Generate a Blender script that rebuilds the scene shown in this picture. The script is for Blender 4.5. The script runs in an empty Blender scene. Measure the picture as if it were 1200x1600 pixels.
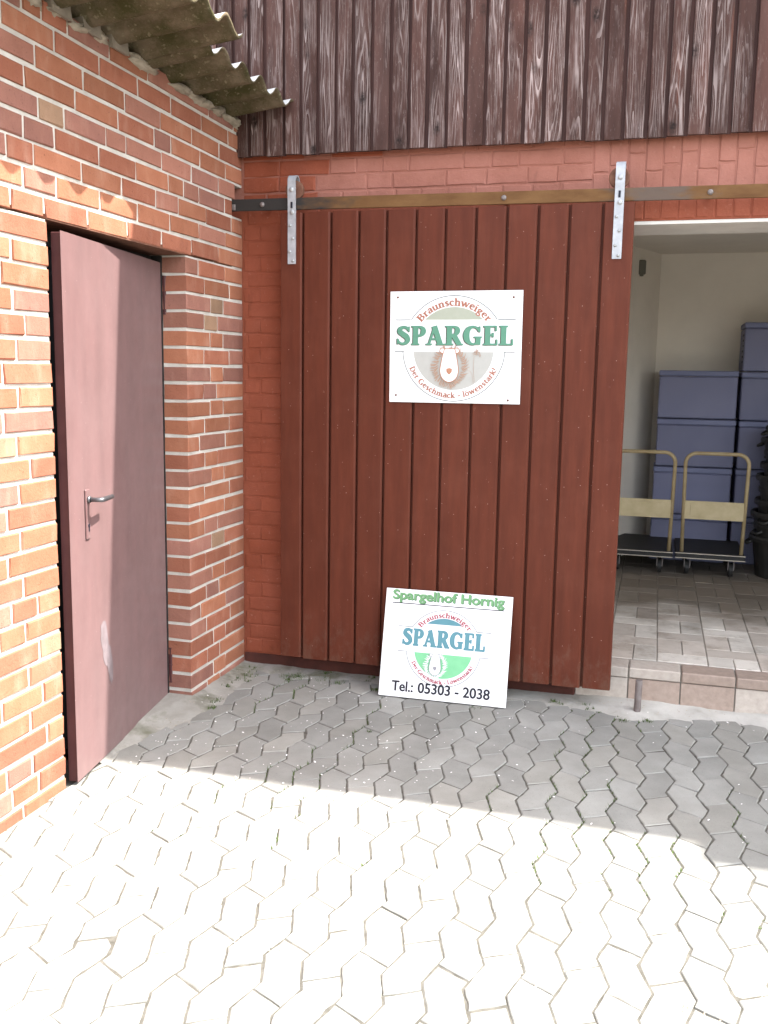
import bpy, bmesh, math, random
from mathutils import Vector, Matrix, noise
from mathutils.geometry import tessellate_polygon
random.seed(7)
D = bpy.data
scene = bpy.context.scene
COL = scene.collection
rnd = random.Random(11)
U = rnd.uniform

# ------------------------------------------------------------------ camera
CAM_LOC = (2.1217, -4.7363, 1.6284)
YAW, PITCH, ROLL, FPX = -0.2747, -0.1457, 0.0159, 1494.4
fwd = Vector((math.sin(YAW)*math.cos(PITCH), math.cos(YAW)*math.cos(PITCH), math.sin(PITCH)))
r0 = Vector((math.cos(YAW), -math.sin(YAW), 0)); u0 = r0.cross(fwd)
rt = math.cos(ROLL)*r0 + math.sin(ROLL)*u0
up = -math.sin(ROLL)*r0 + math.cos(ROLL)*u0
cam = D.cameras.new('camera'); co = D.objects.new('camera', cam); COL.objects.link(co)
co.matrix_world = Matrix(((rt.x, up.x, -fwd.x, CAM_LOC[0]), (rt.y, up.y, -fwd.y, CAM_LOC[1]), (rt.z, up.z, -fwd.z, CAM_LOC[2]), (0, 0, 0, 1)))
cam.sensor_fit = 'AUTO'; cam.sensor_width = 36.0; cam.lens = 36.0*FPX/1600.0
cam.clip_start = 0.05; cam.clip_end = 600
scene.camera = co

# ------------------------------------------------------------------ light
SUN = Vector((0.545, 0.11, 0.835)).normalized()        # towards the sun
world = D.worlds.new('World'); scene.world = world; world.use_nodes = True
wn = world.node_tree; wn.nodes.clear()
sky = wn.nodes.new('ShaderNodeTexSky'); sky.sky_type = 'NISHITA'; sky.sun_disc = False
sky.sun_elevation = math.asin(SUN.z); sky.sun_rotation = math.atan2(SUN.x, SUN.y)
sky.dust_density = 2.5; sky.ozone_density = 0.6
bg = wn.nodes.new('ShaderNodeBackground'); bg.inputs['Strength'].default_value = 0.15
wo = wn.nodes.new('ShaderNodeOutputWorld')
hs = wn.nodes.new('ShaderNodeHueSaturation'); hs.inputs['Saturation'].default_value = 0.4
wn.links.new(sky.outputs[0], hs.inputs['Color']); wn.links.new(hs.outputs[0], bg.inputs[0]); wn.links.new(bg.outputs[0], wo.inputs[0])
sl = D.lights.new('sun', 'SUN'); sl.energy = 2.6; sl.angle = math.radians(0.53); sl.color = (1.0, 0.97, 0.92)
so = D.objects.new('sun', sl); COL.objects.link(so)
so.rotation_euler = SUN.to_track_quat('Z', 'Y').to_euler(); so.location = (8, 2, 12)
scene.view_settings.view_transform = 'Standard'; scene.view_settings.look = 'None'
scene.view_settings.exposure = 2.70; scene.view_settings.gamma = 1.0
scene.view_settings.use_curve_mapping = False

# ------------------------------------------------------------------ materials
class NT:
    def __init__(s, name, rough=0.8, spec=0.3, metal=0.0):
        s.m = D.materials.new(name); s.m.use_nodes = True; s.t = s.m.node_tree; s.t.nodes.clear()
        s.b = s.n('ShaderNodeBsdfPrincipled'); o = s.n('ShaderNodeOutputMaterial'); s.l(s.b.outputs[0], o.inputs[0])
        s.b.inputs['Roughness'].default_value = rough; s.b.inputs['Specular IOR Level'].default_value = spec
        s.b.inputs['Metallic'].default_value = metal
        s.tc = s.n('ShaderNodeTexCoord')
        s.oi = s.n('ShaderNodeObjectInfo')
        s.co = None
    def n(s, t): return s.t.nodes.new(t)
    def l(s, a, b): s.t.links.new(a, b)
    def coord(s, scale=(1, 1, 1), rand=True):
        mp = s.n('ShaderNodeVectorMath'); mp.operation = 'MULTIPLY'; s.l(s.tc.outputs['Object'], mp.inputs[0]); mp.inputs[1].default_value = scale
        if not rand: return mp.outputs[0]
        sc = s.n('ShaderNodeMath'); sc.operation = 'MULTIPLY'; sc.inputs[1].default_value = 57.0; s.l(s.oi.outputs['Random'], sc.inputs[0])
        ad = s.n('ShaderNodeVectorMath'); ad.operation = 'ADD'; s.l(mp.outputs[0], ad.inputs[0]); s.l(sc.outputs[0], ad.inputs[1])
        return ad.outputs[0]
    def gpos(s, scale=(1, 1, 1)):
        g = s.n('ShaderNodeNewGeometry'); mp = s.n('ShaderNodeVectorMath'); mp.operation = 'MULTIPLY'; s.l(g.outputs['Position'], mp.inputs[0]); mp.inputs[1].default_value = scale
        return mp.outputs[0]
    def noise(s, co, scale, detail=4, rough=0.6, dist=0.0):
        t = s.n('ShaderNodeTexNoise'); t.inputs['Scale'].default_value = scale; t.inputs['Detail'].default_value = detail
        t.inputs['Roughness'].default_value = rough; t.inputs['Distortion'].default_value = dist; s.l(co, t.inputs['Vector']); return t.outputs['Fac']
    def vor(s, co, scale, feature='F1'):
        t = s.n('ShaderNodeTexVoronoi'); t.feature = feature; t.inputs['Scale'].default_value = scale; s.l(co, t.inputs['Vector']); return t.outputs['Distance']
    def ramp(s, f, *stops):
        r = s.n('ShaderNodeValToRGB'); s.l(f, r.inputs[0]); e = r.color_ramp.elements
        while len(e) < len(stops): e.new(0.5)
        for el, (p, c) in zip(e, stops):
            el.position = p; el.color = (c, c, c, 1) if not isinstance(c, tuple) else (*c, 1)
        return r.outputs[0]
    def mix(s, f, a, b, mode='MIX'):
        x = s.n('ShaderNodeMix'); x.data_type = 'RGBA'; x.blend_type = mode
        for k, v in ((0, f), (6, a), (7, b)):
            if hasattr(v, 'links'): s.l(v, x.inputs[k])
            else: x.inputs[k].default_value = v if k == 0 else (*v, 1)
        return x.outputs[2]
    def math(s, op, a, b=0.0):
        x = s.n('ShaderNodeMath'); x.operation = op
        for k, v in ((0, a), (1, b)):
            if hasattr(v, 'links'): s.l(v, x.inputs[k])
            else: x.inputs[k].default_value = v
        return x.outputs[0]
    def bump(s, h, strength=0.3, dist=0.004):
        b = s.n('ShaderNodeBump'); b.inputs['Strength'].default_value = strength; b.inputs['Distance'].default_value = dist
        s.l(h, b.inputs['Height']); s.l(b.outputs[0], s.b.inputs['Normal'])
    def vary(s, col, amt=0.25):
        f = s.ramp(s.oi.outputs['Random'], (0, 1-amt), (1, 1+amt*0.6))
        return s.mix(1.0, col, f, 'MULTIPLY')
    def out(s, col):
        if hasattr(col, 'links'): s.l(col, s.b.inputs['Base Color'])
        else: s.b.inputs['Base Color'].default_value = (*col, 1)
        return s.m

def simple(name, c1, c2=None, scale=8, rough=0.7, spec=0.3, metal=0.0, bump=0.0, bscale=60, bdist=0.002, vary=0.0, stretch=(1, 1, 1)):
    t = NT(name, rough, spec, metal); c = t.coord(stretch)
    col = t.ramp(t.noise(c, scale), (0.32, c1), (0.68, c2 or c1))
    if vary: col = t.vary(col, vary)
    if bump: t.bump(t.noise(c, bscale, 5), bump, bdist)
    return t.out(col)

def brick_mat(name, c1, c2):
    t = NT(name, 0.75, 0.25); c = t.coord()
    col = t.ramp(t.noise(c, 7, 5), (0.3, c1), (0.7, c2))
    col = t.mix(t.ramp(t.noise(c, 130, 3), (0.60, 0.0), (0.72, 0.35)), col, tuple(0.45*x for x in c1))
    col = t.mix(t.ramp(t.noise(t.coord((1, 1, 0.3)), 14, 3), (0.55, 0.0), (0.8, 0.22)), col, (0.5, 0.36, 0.28))
    col = t.vary(col, 0.2)
    pit = t.ramp(t.noise(c, 75, 4, 0.7), (0.28, 1.0), (0.37, 0.0)); col = t.mix(t.math('MULTIPLY', pit, 0.6), col, tuple(0.35*x for x in c1))
    col = t.mix(t.ramp(t.noise(t.gpos((1, 1, 0.7)), 5.5, 6, 0.7), (0.58, 0.0), (0.75, 0.4)), col, tuple(0.55*x for x in c1))
    t.bump(t.math('SUBTRACT', t.noise(c, 90, 6, 0.7), t.math('MULTIPLY', pit, 0.6)), 0.7, 0.004)
    return t.out(col)
M = {}
M['brick0'] = brick_mat('fired_brick_red', (0.265, 0.092, 0.053), (0.33, 0.127, 0.077))
M['brick1'] = brick_mat('fired_brick_orange', (0.295, 0.111, 0.060), (0.365, 0.151, 0.087))
M['brick2'] = brick_mat('fired_brick_pink', (0.270, 0.116, 0.080), (0.335, 0.150, 0.106))
M['brick3'] = brick_mat('fired_brick_dusty', (0.24, 0.108, 0.082), (0.31, 0.140, 0.102))
M['brick4'] = brick_mat('fired_brick_olive', (0.25, 0.155, 0.098), (0.33, 0.20, 0.125))
t = NT('mortar', 0.95, 0.1); c = t.coord(rand=False)
col = t.ramp(t.noise(c, 9, 6), (0.3, (0.44, 0.41, 0.36)), (0.7, (0.62, 0.585, 0.525)))
t.bump(t.noise(c, 120, 6, 0.75), 0.8, 0.004); M['mortar'] = t.out(col)

def wall_paint(name, c1, c2):
    t = NT(name, 0.72, 0.25); c = t.coord()
    col = t.ramp(t.noise(c, 6, 5), (0.3, c1), (0.7, c2))
    col = t.mix(t.ramp(t.noise(t.gpos(), 2.3, 5), (0.42, 0.0), (0.7, 0.45)), col, tuple(min(1, x*1.25+0.03) for x in c2))
    col = t.mix(t.ramp(t.noise(c, 45, 5, 0.7), (0.62, 0.0), (0.74, 0.5)), col, (0.42, 0.22, 0.17))
    col = t.mix(t.ramp(t.noise(t.gpos((1, 1, 0.4)), 11, 5, 0.7), (0.60, 0.0), (0.75, 0.5)), col, tuple(0.55*x for x in c1))
    t.bump(t.noise(c, 34, 6, 0.7), 0.8, 0.006)
    return t.out(col)
M['paint'] = wall_paint('red_wall_paint', (0.200, 0.049, 0.023), (0.26, 0.065, 0.031))
M['paint_haze'] = wall_paint('hazed_red_wall_paint', (0.250, 0.096, 0.066), (0.315, 0.126, 0.090))  # paler copy of the wall paint, flare haze put into the colour

def door_paint(name, c1, c2, spec=0.18):
    t = NT(name, 0.55, spec); c = t.coord((1, 1, 0.12)); c2_ = t.coord()
    col = t.ramp(t.noise(c, 30, 5), (0.3, c1), (0.7, c2))
    col = t.mix(t.ramp(t.noise(t.coord((1, 1, 0.3)), 3.0, 4), (0.4, 0.0), (0.7, 0.5)), col, tuple(0.78*x for x in c1))
    col = t.mix(t.ramp(t.vor(c2_, 26), (0.035, 0.75), (0.06, 0.0)), col, (0.40, 0.27, 0.23))
    col = t.mix(t.ramp(t.noise(t.coord((1, 1, 0.4)), 60, 3, 0.8), (0.70, 0.0), (0.76, 0.5)), col, (0.34, 0.19, 0.155))
    dust = t.ramp(t.noise(c2_, 5, 5), (0.50, 0.0), (0.85, 0.22)); col = t.mix(dust, col, (0.165, 0.058, 0.036))
    sz = t.n('ShaderNodeSeparateXYZ'); t.l(t.gpos(), sz.inputs[0])
    spl = t.math('SUBTRACT', t.math('MULTIPLY', t.noise(t.gpos((1, 1, 0.6)), 16, 6, 0.75), 1.0), t.math('MULTIPLY', sz.outputs[2], 0.55))
    col = t.mix(t.ramp(spl, (0.36, 0.0), (0.55, 0.35)), col, (0.13, 0.080, 0.055))
    t.bump(t.noise(t.coord((1, 1, 0.06)), 120, 4), 0.22, 0.002)
    return t.out(col)
M['slide'] = door_paint('brown_red_plank_paint', (0.084, 0.0195, 0.0095), (0.112, 0.027, 0.0130))
M['slide_dark'] = simple('dark_red_frame', (0.05, 0.016, 0.011), (0.075, 0.022, 0.014), 6, 0.7)

# weathered cladding: peeling brown stain with pale raised grain
t = NT('weathered_cladding', 0.8, 0.2)
base = t.ramp(t.noise(t.coord((1, 1, 0.15)), 16, 5), (0.3, (0.040, 0.019, 0.015)), (0.7, (0.092, 0.043, 0.034)))
cc = t.coord((1.0, 1.0, 0.055))
ring = t.noise(cc, 12, 2, 0.45, 0.1)
ringw = t.math('FRACT', t.math('MULTIPLY', ring, 22.0))
lines = t.ramp(ringw, (0.0, 0.9), (0.16, 0.75), (0.30, 0.0), (1.0, 0.0))
peel = t.ramp(t.noise(t.coord((1, 1, 0.22)), 7.5, 5, 0.65), (0.42, 0.0), (0.60, 1.0))
fine = t.ramp(t.noise(t.coord((1, 1, 0.05)), 170, 4, 0.7), (0.46, 0.0), (0.66, 1.0))
mask = t.math('MULTIPLY', t.math('MAXIMUM', lines, t.math('MULTIPLY', fine, 0.55)), peel)
col = t.mix(mask, base, (0.40, 0.32, 0.30))
grey = t.ramp(t.noise(t.coord((1, 1, 0.3)), 5, 4), (0.42, 0.0), (0.78, 0.35)); col = t.mix(grey, col, (0.158, 0.094, 0.082))
speck = t.ramp(t.noise(t.coord((1, 1, 0.16)), 190, 3, 0.8), (0.62, 0.0), (0.72, 0.5)); col = t.mix(speck, col, (0.34, 0.29, 0.275))
kn = t.ramp(t.vor(t.coord((1, 0.0, 0.6)), 8.5), (0.09, 1.0), (0.22, 0.0)); kn2 = t.math('MULTIPLY', kn, t.ramp(t.noise(t.coord(), 60, 3), (0.35, 0.3), (0.6, 1.0)))
col = t.mix(kn2, col, (0.022, 0.013, 0.011))
red = t.ramp(t.noise(t.coord((1, 1, 0.1)), 9, 3), (0.66, 0.0), (0.74, 0.75)); col = t.mix(red, col, (0.17, 0.062, 0.038))
col = t.vary(col, 0.28)
t.bump(t.math('ADD', mask, t.noise(t.coord((1, 1, 0.06)), 140, 4)), 0.55, 0.003)
M['clad'] = t.out(col)
M['clad_groove'] = simple('cladding_groove', (0.045, 0.020, 0.017), (0.070, 0.031, 0.026), 14, 0.8, stretch=(1, 1, 0.1))

# concrete pavers
def paver_mat(name, c1, c2):
    t = NT(name, 0.9, 0.15); c = t.coord()
    col = t.ramp(t.noise(c, 5, 6, 0.65), (0.3, c1), (0.7, c2))
    col = t.mix(t.ramp(t.noise(c, 210, 3), (0.60, 0.0), (0.70, 0.5)), col, tuple(0.5*x for x in c1))
    col = t.mix(t.ramp(t.noise(c, 150, 3), (0.66, 0.0), (0.74, 0.5)), col, (0.42, 0.40, 0.37))
    big = t.noise(t.gpos(), 2.2, 5); col = t.mix(t.ramp(big, (0.42, 0.0), (0.72, 0.4)), col, (0.165, 0.155, 0.138))
    col = t.vary(col, 0.16)
    t.bump(t.noise(c, 140, 6, 0.75), 0.5, 0.003)
    return t.out(col)
M['paver'] = paver_mat('concrete_paver_grey', (0.235, 0.232, 0.212), (0.30, 0.296, 0.272))
M['paver2'] = paver_mat('concrete_paver_warm', (0.24, 0.233, 0.208), (0.305, 0.297, 0.267))
M['bed'] = simple('sand_joint', (0.066, 0.062, 0.052), (0.125, 0.117, 0.100), 30, 0.95, 0.1, bump=0.6, bscale=150)
t = NT('concrete_haunching', 0.95, 0.1); c = t.coord(rand=False)
col = t.ramp(t.noise(c, 7, 6), (0.3, (0.25, 0.235, 0.205)), (0.7, (0.35, 0.335, 0.30)))
col = t.mix(t.ramp(t.noise(c, 3.1, 5, 0.7), (0.50, 0.0), (0.66, 0.75)), col, (0.105, 0.105, 0.062))
sx = t.n('ShaderNodeSeparateXYZ'); t.l(c, sx.inputs[0])
pale = t.math('MULTIPLY', t.ramp(t.math('MULTIPLY', sx.outputs[0], 0.25), (0.42, 0.0), (0.52, 1.0)), t.ramp(t.noise(c, 8, 4), (0.3, 0.35), (0.6, 0.95)))
col = t.mix(pale, col, (0.46, 0.44, 0.40))
t.bump(t.noise(c, 60, 6, 0.75), 0.8, 0.006); M['conc'] = t.out(col)
M['moss'] = simple('moss', (0.035, 0.065, 0.012), (0.085, 0.12, 0.03), 40, 0.95)
M['petal'] = simple('white_petal', (0.78, 0.75, 0.72), (0.85, 0.82, 0.80), 20, 0.6)
M['soil'] = simple('yard_soil', (0.062, 0.060, 0.042), (0.095, 0.088, 0.064), 3, 0.95)

# asbestos cement roof
t = NT('mossy_fibre_cement', 0.95, 0.1); c = t.coord(rand=False)
col = t.ramp(t.noise(c, 9, 6), (0.3, (0.105, 0.080, 0.050)), (0.7, (0.195, 0.155, 0.105)))
col = t.mix(t.ramp(t.noise(c, 5, 6, 0.75), (0.42, 0.0), (0.60, 0.85)), col, (0.045, 0.045, 0.014))
col = t.mix(t.ramp(t.noise(c, 40, 5), (0.58, 0.0), (0.7, 0.55)), col, (0.34, 0.29, 0.20))
t.bump(t.noise(c, 60, 6, 0.8), 0.9, 0.008); M['roof'] = t.out(col)
M['roof_top'] = simple('fibre_cement_top', (0.42, 0.40, 0.38), (0.55, 0.53, 0.50), 14, 0.95, bump=0.5)
M['roof_edge'] = M['roof_top']
M['barn_roof'] = simple('barn_roof_tile', (0.22, 0.07, 0.04), (0.28, 0.09, 0.05), 4, 0.9)
M['packing'] = simple('mortar_packing', (0.26, 0.22, 0.165), (0.40, 0.345, 0.27), 18, 0.95, bump=0.8, bscale=50, bdist=0.008)

# steel door
t = NT('steel_door_paint', 0.36, 0.28); c = t.coord(rand=False)
col = t.ramp(t.noise(t.coord((1, 1, 0.15), False), 12, 5), (0.3, (0.108, 0.053, 0.050)), (0.7, (0.145, 0.072, 0.068)))
col = t.mix(t.ramp(t.noise(c, 3, 5), (0.4, 0.0), (0.75, 0.5)), col, (0.165, 0.094, 0.090))
col = t.mix(t.ramp(t.vor(c, 30), (0.03, 0.8), (0.05, 0.0)), col, (0.42, 0.36, 0.34))
t.l(t.ramp(t.noise(c, 9, 4), (0.3, 0.30), (0.7, 0.5)), t.b.inputs['Roughness'])
t.bump(t.noise(c, 4, 2), 0.12, 0.02); t.b.inputs['Sheen Weight'].default_value = 0.25; t.b.inputs['Sheen Roughness'].default_value = 0.4; M['steel_door'] = t.out(col)
M['door_edge'] = simple('steel_door_edge', (0.055, 0.018, 0.018), (0.075, 0.026, 0.025), 9, 0.5)
M['scuff'] = simple('pale_scuff', (0.155, 0.122, 0.125), (0.20, 0.16, 0.165), 30, 0.6)
M['alu'] = simple('worn_aluminium', (0.10, 0.10, 0.105), (0.17, 0.17, 0.18), 40, 0.38, 0.5, 0.8)
M['zinc'] = simple('galvanised_strap', (0.34, 0.35, 0.37), (0.46, 0.47, 0.49), 25, 0.55, 0.5, 0.35, 0.2)
M['bolt'] = simple('zinc_bolt', (0.35, 0.36, 0.36), (0.45, 0.46, 0.46), 25, 0.5, 0.5, 0.5)
t = NT('rusty_rail', 0.75, 0.3, 0.1); c = t.coord(rand=False)
rust = t.ramp(t.noise(t.coord((1, 1, 3), False), 7, 6), (0.3, (0.105, 0.046, 0.014)), (0.7, (0.165, 0.084, 0.030)))
sx = t.n('ShaderNodeSeparateXYZ'); t.l(c, sx.inputs[0])
wob = t.math('ADD', sx.outputs[0], t.math('MULTIPLY', t.math('SUBTRACT', t.noise(t.coord((1, 1, 3), False), 12, 5), 0.5), 0.55))
dark1 = t.ramp(t.math('MULTIPLY', wob, 1.0), (0.36, 1.0), (0.66, 0.0))
col = t.mix(dark1, rust, (0.030, 0.026, 0.024))
wr = t.ramp(t.math('ABSOLUTE', t.math('SUBTRACT', wob, 2.07)), (0.08, 0.7), (0.24, 0.0))
col = t.mix(wr, col, (0.095, 0.080, 0.072))
t.bump(t.noise(c, 110, 5), 0.5, 0.002); M['rail'] = t.out(col)
M['rust'] = simple('rusty_iron', (0.105, 0.045, 0.028), (0.17, 0.08, 0.05), 25, 0.85, bump=0.4)
M['iron'] = simple('grey_iron_pipe', (0.16, 0.13, 0.12), (0.25, 0.22, 0.21), 18, 0.55, 0.4, 0.4, 0.3)
M['sign'] = simple('white_sign_panel', (0.80, 0.80, 0.80), (0.82, 0.82, 0.82), 5, 0.4)
M['black'] = simple('black_print', (0.012, 0.012, 0.02), None, 5, 0.5)
M['shadow_print'] = simple('dark_brown_print', (0.050, 0.035, 0.026), None, 5, 0.5)
M['green_print'] = simple('green_print', (0.090, 0.245, 0.165), (0.10, 0.26, 0.175), 30, 0.45)
M['teal_print'] = simple('faded_teal_print', (0.085, 0.225, 0.265), (0.095, 0.24, 0.28), 30, 0.45)
M['lime_print'] = simple('light_green_print', (0.13, 0.30, 0.13), (0.155, 0.33, 0.15), 30, 0.45)
M['lime_shadow'] = simple('grey_green_print', (0.07, 0.13, 0.08), None, 30, 0.45)
M['green_field'] = simple('green_field_print', (0.17, 0.47, 0.24), (0.19, 0.50, 0.26), 30, 0.45)
M['pale_field'] = simple('pale_sage_print', (0.34, 0.365, 0.29), (0.37, 0.39, 0.315), 30, 0.45)
M['paler_field'] = simple('cream_grey_print', (0.40, 0.40, 0.37), (0.43, 0.43, 0.40), 30, 0.45)
M['line_print'] = simple('pale_line_print', (0.09, 0.115, 0.105), None, 5, 0.5)
M['brown_print'] = simple('red_brown_print', (0.32, 0.13, 0.085), (0.36, 0.15, 0.10), 5, 0.5)
M['tan_print'] = simple('faded_tan_print', (0.40, 0.27, 0.20), None, 5, 0.5)
M['tan_dark'] = simple('tan_brown_print', (0.42, 0.20, 0.12), None, 5, 0.5)
M['crimson_print'] = simple('crimson_print', (0.32, 0.05, 0.07), None, 5, 0.5)
M['grey_print'] = simple('pale_grey_print', (0.26, 0.26, 0.28), None, 5, 0.5)
M['plaster'] = simple('room_plaster', (0.72, 0.665, 0.585), (0.78, 0.72, 0.635), 3, 0.95, 0.1, bump=0.3, bscale=40)
M['soffit'] = simple('white_soffit', (0.60, 0.57, 0.53), (0.70, 0.67, 0.62), 9, 0.9, bump=0.3)
def tile_mat(name, c1, c2):
    t = NT(name, 0.6, 0.3); c = t.coord()
    col = t.ramp(t.noise(c, 9, 5), (0.3, c1), (0.7, c2))
    col = t.mix(t.ramp(t.noise(c, 180, 3), (0.58, 0.0), (0.7, 0.35)), col, tuple(0.6*x for x in c1))
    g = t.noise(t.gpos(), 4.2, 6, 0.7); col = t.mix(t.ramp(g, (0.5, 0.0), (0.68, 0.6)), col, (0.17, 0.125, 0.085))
    sy = t.n('ShaderNodeSeparateXYZ'); t.l(t.gpos(), sy.inputs[0]); back_tone = t.math('ADD', t.math('MULTIPLY', sy.outputs[1], 0.45), t.math('MULTIPLY', t.noise(t.gpos(), 3.0, 5), 0.6))
    col = t.mix(t.ramp(back_tone, (0.70, 0.0), (1.08, 0.85)), col, (0.125, 0.097, 0.068))  # tiles turn darker brown towards the back of the room
    col = t.vary(col, 0.18)
    return t.out(col)
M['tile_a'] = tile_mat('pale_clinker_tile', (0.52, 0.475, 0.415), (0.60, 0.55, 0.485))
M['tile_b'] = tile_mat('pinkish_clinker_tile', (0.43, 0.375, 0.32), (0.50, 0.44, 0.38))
M['tile_d'] = simple('pale_step_tile', (0.36, 0.31, 0.265), (0.44, 0.385, 0.33), 35, 0.7, bump=0.25, vary=0.12)
M['tile_c'] = simple('step_clinker_tile', (0.27, 0.205, 0.165), (0.35, 0.27, 0.22), 35, 0.7, bump=0.25, vary=0.15)
M['grout'] = simple('tile_grout', (0.24, 0.215, 0.185), (0.33, 0.295, 0.25), 12, 0.95)
t = NT('blue_crate_plastic', 0.6, 0.35); c = t.coord(rand=False)
col = t.vary(t.ramp(t.noise(c, 5), (0.3, (0.160, 0.168, 0.270)), (0.7, (0.195, 0.202, 0.305))), 0.12)
vz = t.n('ShaderNodeTexVoronoi'); vz.inputs['Scale'].default_value = 52; vz.inputs['Randomness'].default_value = 0.0; t.l(c, vz.inputs['Vector'])
dot = t.ramp(vz.outputs['Distance'], (0.16, 1.0), (0.34, 0.0)); col = t.mix(t.math('MULTIPLY', dot, t.ramp(t.noise(c, 4, 3), (0.30, 0.25), (0.6, 0.9))), col, (0.060, 0.066, 0.13))
t.bump(dot, -0.5, 0.003); M['crate'] = t.out(col)
M['crate_smooth'] = simple('blue_crate_rim', (0.155, 0.17, 0.28), (0.185, 0.20, 0.315), 5, 0.6)
M['trolley'] = simple('tan_trolley_paint', (0.30, 0.225, 0.115), (0.40, 0.31, 0.175), 14, 0.5, bump=0.15)
M['panel'] = simple('worn_cream_panel', (0.42, 0.34, 0.19), (0.52, 0.43, 0.26), 10, 0.6)
M['rubber'] = simple('dark_rubber_mat', (0.016, 0.015, 0.014), (0.028, 0.026, 0.024), 30, 0.6)
M['chrome'] = simple('worn_metal_trim', (0.42, 0.37, 0.30), (0.52, 0.47, 0.40), 30, 0.4, 0.5, 0.6)
M['tub'] = simple('black_tub_plastic', (0.020, 0.019, 0.017), (0.032, 0.030, 0.027), 12, 0.5)
M['grey_box'] = simple('olive_grey_plastic', (0.13, 0.125, 0.10), None, 5, 0.6)
M['darkroom'] = simple('dark_room_wall', (0.025, 0.022, 0.02), None, 5, 0.9)  # near-black inner walls, darkness of the unlit room put into the colour

# ------------------------------------------------------------------ mesh helpers
def link(o): COL.objects.link(o); return o
def mesh_from(name, v, f, mats, smooth=False, mi=None):
    me = D.meshes.new(name); me.from_pydata([tuple(x) for x in v], [], f)
    for m in (mats if isinstance(mats, (list, tuple)) else [mats]): me.materials.append(m)
    if mi: me.polygons.foreach_set('material_index', mi)
    if smooth: me.polygons.foreach_set('use_smooth', [True]*len(me.polygons))
    me.update(); return me
def obj(name, me, parent=None, loc=(0, 0, 0), rot=(0, 0, 0), scale=None):
    o = D.objects.new(name, me); link(o); o.location = loc; o.rotation_euler = rot
    if scale: o.scale = scale
    if parent: o.parent = parent
    return o
def tag(o, label=None, cat=None, group=None, kind=None):
    for k, v in (('label', label), ('category', cat), ('group', group), ('kind', kind)):
        if v: o[k] = v
    return o
def empty(name, loc=(0, 0, 0), rot=(0, 0, 0)):
    o = D.objects.new(name, None); link(o); o.location = loc; o.rotation_euler = rot; o.empty_display_size = 0.1; return o

class MB:
    def __init__(s): s.v = []; s.f = []; s.mi = []
    def add(s, v, f, mi=0):
        b = len(s.v); s.v += [tuple(x) for x in v]; s.f += [tuple(b+i for i in q) for q in f]; s.mi += [mi]*len(f)
    def box(s, x0, x1, y0, y1, z0, z1, mi=0):
        v = [(x, y, z) for x in (x0, x1) for y in (y0, y1) for z in (z0, z1)]
        s.add(v, [(0, 1, 3, 2), (4, 6, 7, 5), (0, 4, 5, 1), (2, 3, 7, 6), (0, 2, 6, 4), (1, 5, 7, 3)], mi)
    def cbox(s, x0, x1, y0, y1, z0, z1, b=0.004, mi=0):
        """box with every edge chamfered"""
        bm = bmesh.new(); bmesh.ops.create_cube(bm, size=1)
        for q in bm.verts: q.co = Vector(((x0+x1)/2+q.co.x*(x1-x0), (y0+y1)/2+q.co.y*(y1-y0), (z0+z1)/2+q.co.z*(z1-z0)))
        bmesh.ops.bevel(bm, geom=list(bm.edges), offset=b, segments=1, affect='EDGES')
        bm.verts.index_update(); s.add([q.co.copy() for q in bm.verts], [[q.index for q in f.verts] for f in bm.faces], mi); bm.free()
    def tube(s, pts, r, n=10, mi=0, caps=True, closed=False):
        pts = [Vector(p) for p in pts]; rings = []
        ref = None
        for i, p in enumerate(pts):
            a = pts[i-1] if i > 0 else (pts[-1] if closed else p); b = pts[(i+1) % len(pts)] if (i < len(pts)-1 or closed) else p
            d = (b-a).normalized()
            if ref is None: ref = d.orthogonal().normalized()
            ref = (ref - d*ref.dot(d)).normalized(); w = d.cross(ref)
            rr = r[i] if isinstance(r, (list, tuple)) else r
            rings.append([p+ref*rr*math.cos(2*math.pi*k/n)+w*rr*math.sin(2*math.pi*k/n) for k in range(n)])
        b0 = len(s.v)
        for q in rings: s.v += [tuple(x) for x in q]
        m = len(rings); rng = range(m if closed else m-1)
        for i in rng:
            j = (i+1) % m
            for k in range(n):
                s.f.append((b0+i*n+k, b0+i*n+(k+1) % n, b0+j*n+(k+1) % n, b0+j*n+k)); s.mi.append(mi)
        if caps and not closed:
            s.f.append(tuple(b0+k for k in range(n))[::-1]); s.f.append(tuple(b0+(m-1)*n+k for k in range(n))); s.mi += [mi, mi]
    def cyl(s, c, axis, r, h, n=16, mi=0):
        c = Vector(c); a = Vector(axis).normalized(); s.tube([c-a*h/2, c+a*h/2], r, n, mi)
    def dome(s, c, axis, r, h, n=8, mi=0):
        c = Vector(c); a = Vector(axis).normalized(); s.tube([c, c+a*h*0.6, c+a*h], [r, r*0.9, r*0.45], n, mi)
    def extr(s, poly, y0, y1, mi=0):
        """polygon in (x,z) extruded along y"""
        n = len(poly); v = [(x, y0, z) for x, z in poly]+[(x, y1, z) for x, z in poly]
        s.add(v, [tuple(range(n)), tuple(range(2*n-1, n-1, -1))]+[(i, i+n, (i+1) % n+n, (i+1) % n) for i in range(n)], mi)
    def build(s, name, mats, parent=None, smooth=False, loc=(0, 0, 0), rot=(0, 0, 0)):
        me = mesh_from(name, s.v, s.f, mats, smooth, s.mi)
        bm = bmesh.new(); bm.from_mesh(me); bmesh.ops.recalc_face_normals(bm, faces=bm.faces); bm.to_mesh(me); bm.free()
        return obj(name, me, parent, loc, rot)

# ================================================================== ground
mb = MB(); mb.box(-120, 120, -150, 90, -0.6, -0.06)
g = mb.build('ground', M['soil']); tag(g, kind='structure')

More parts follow.
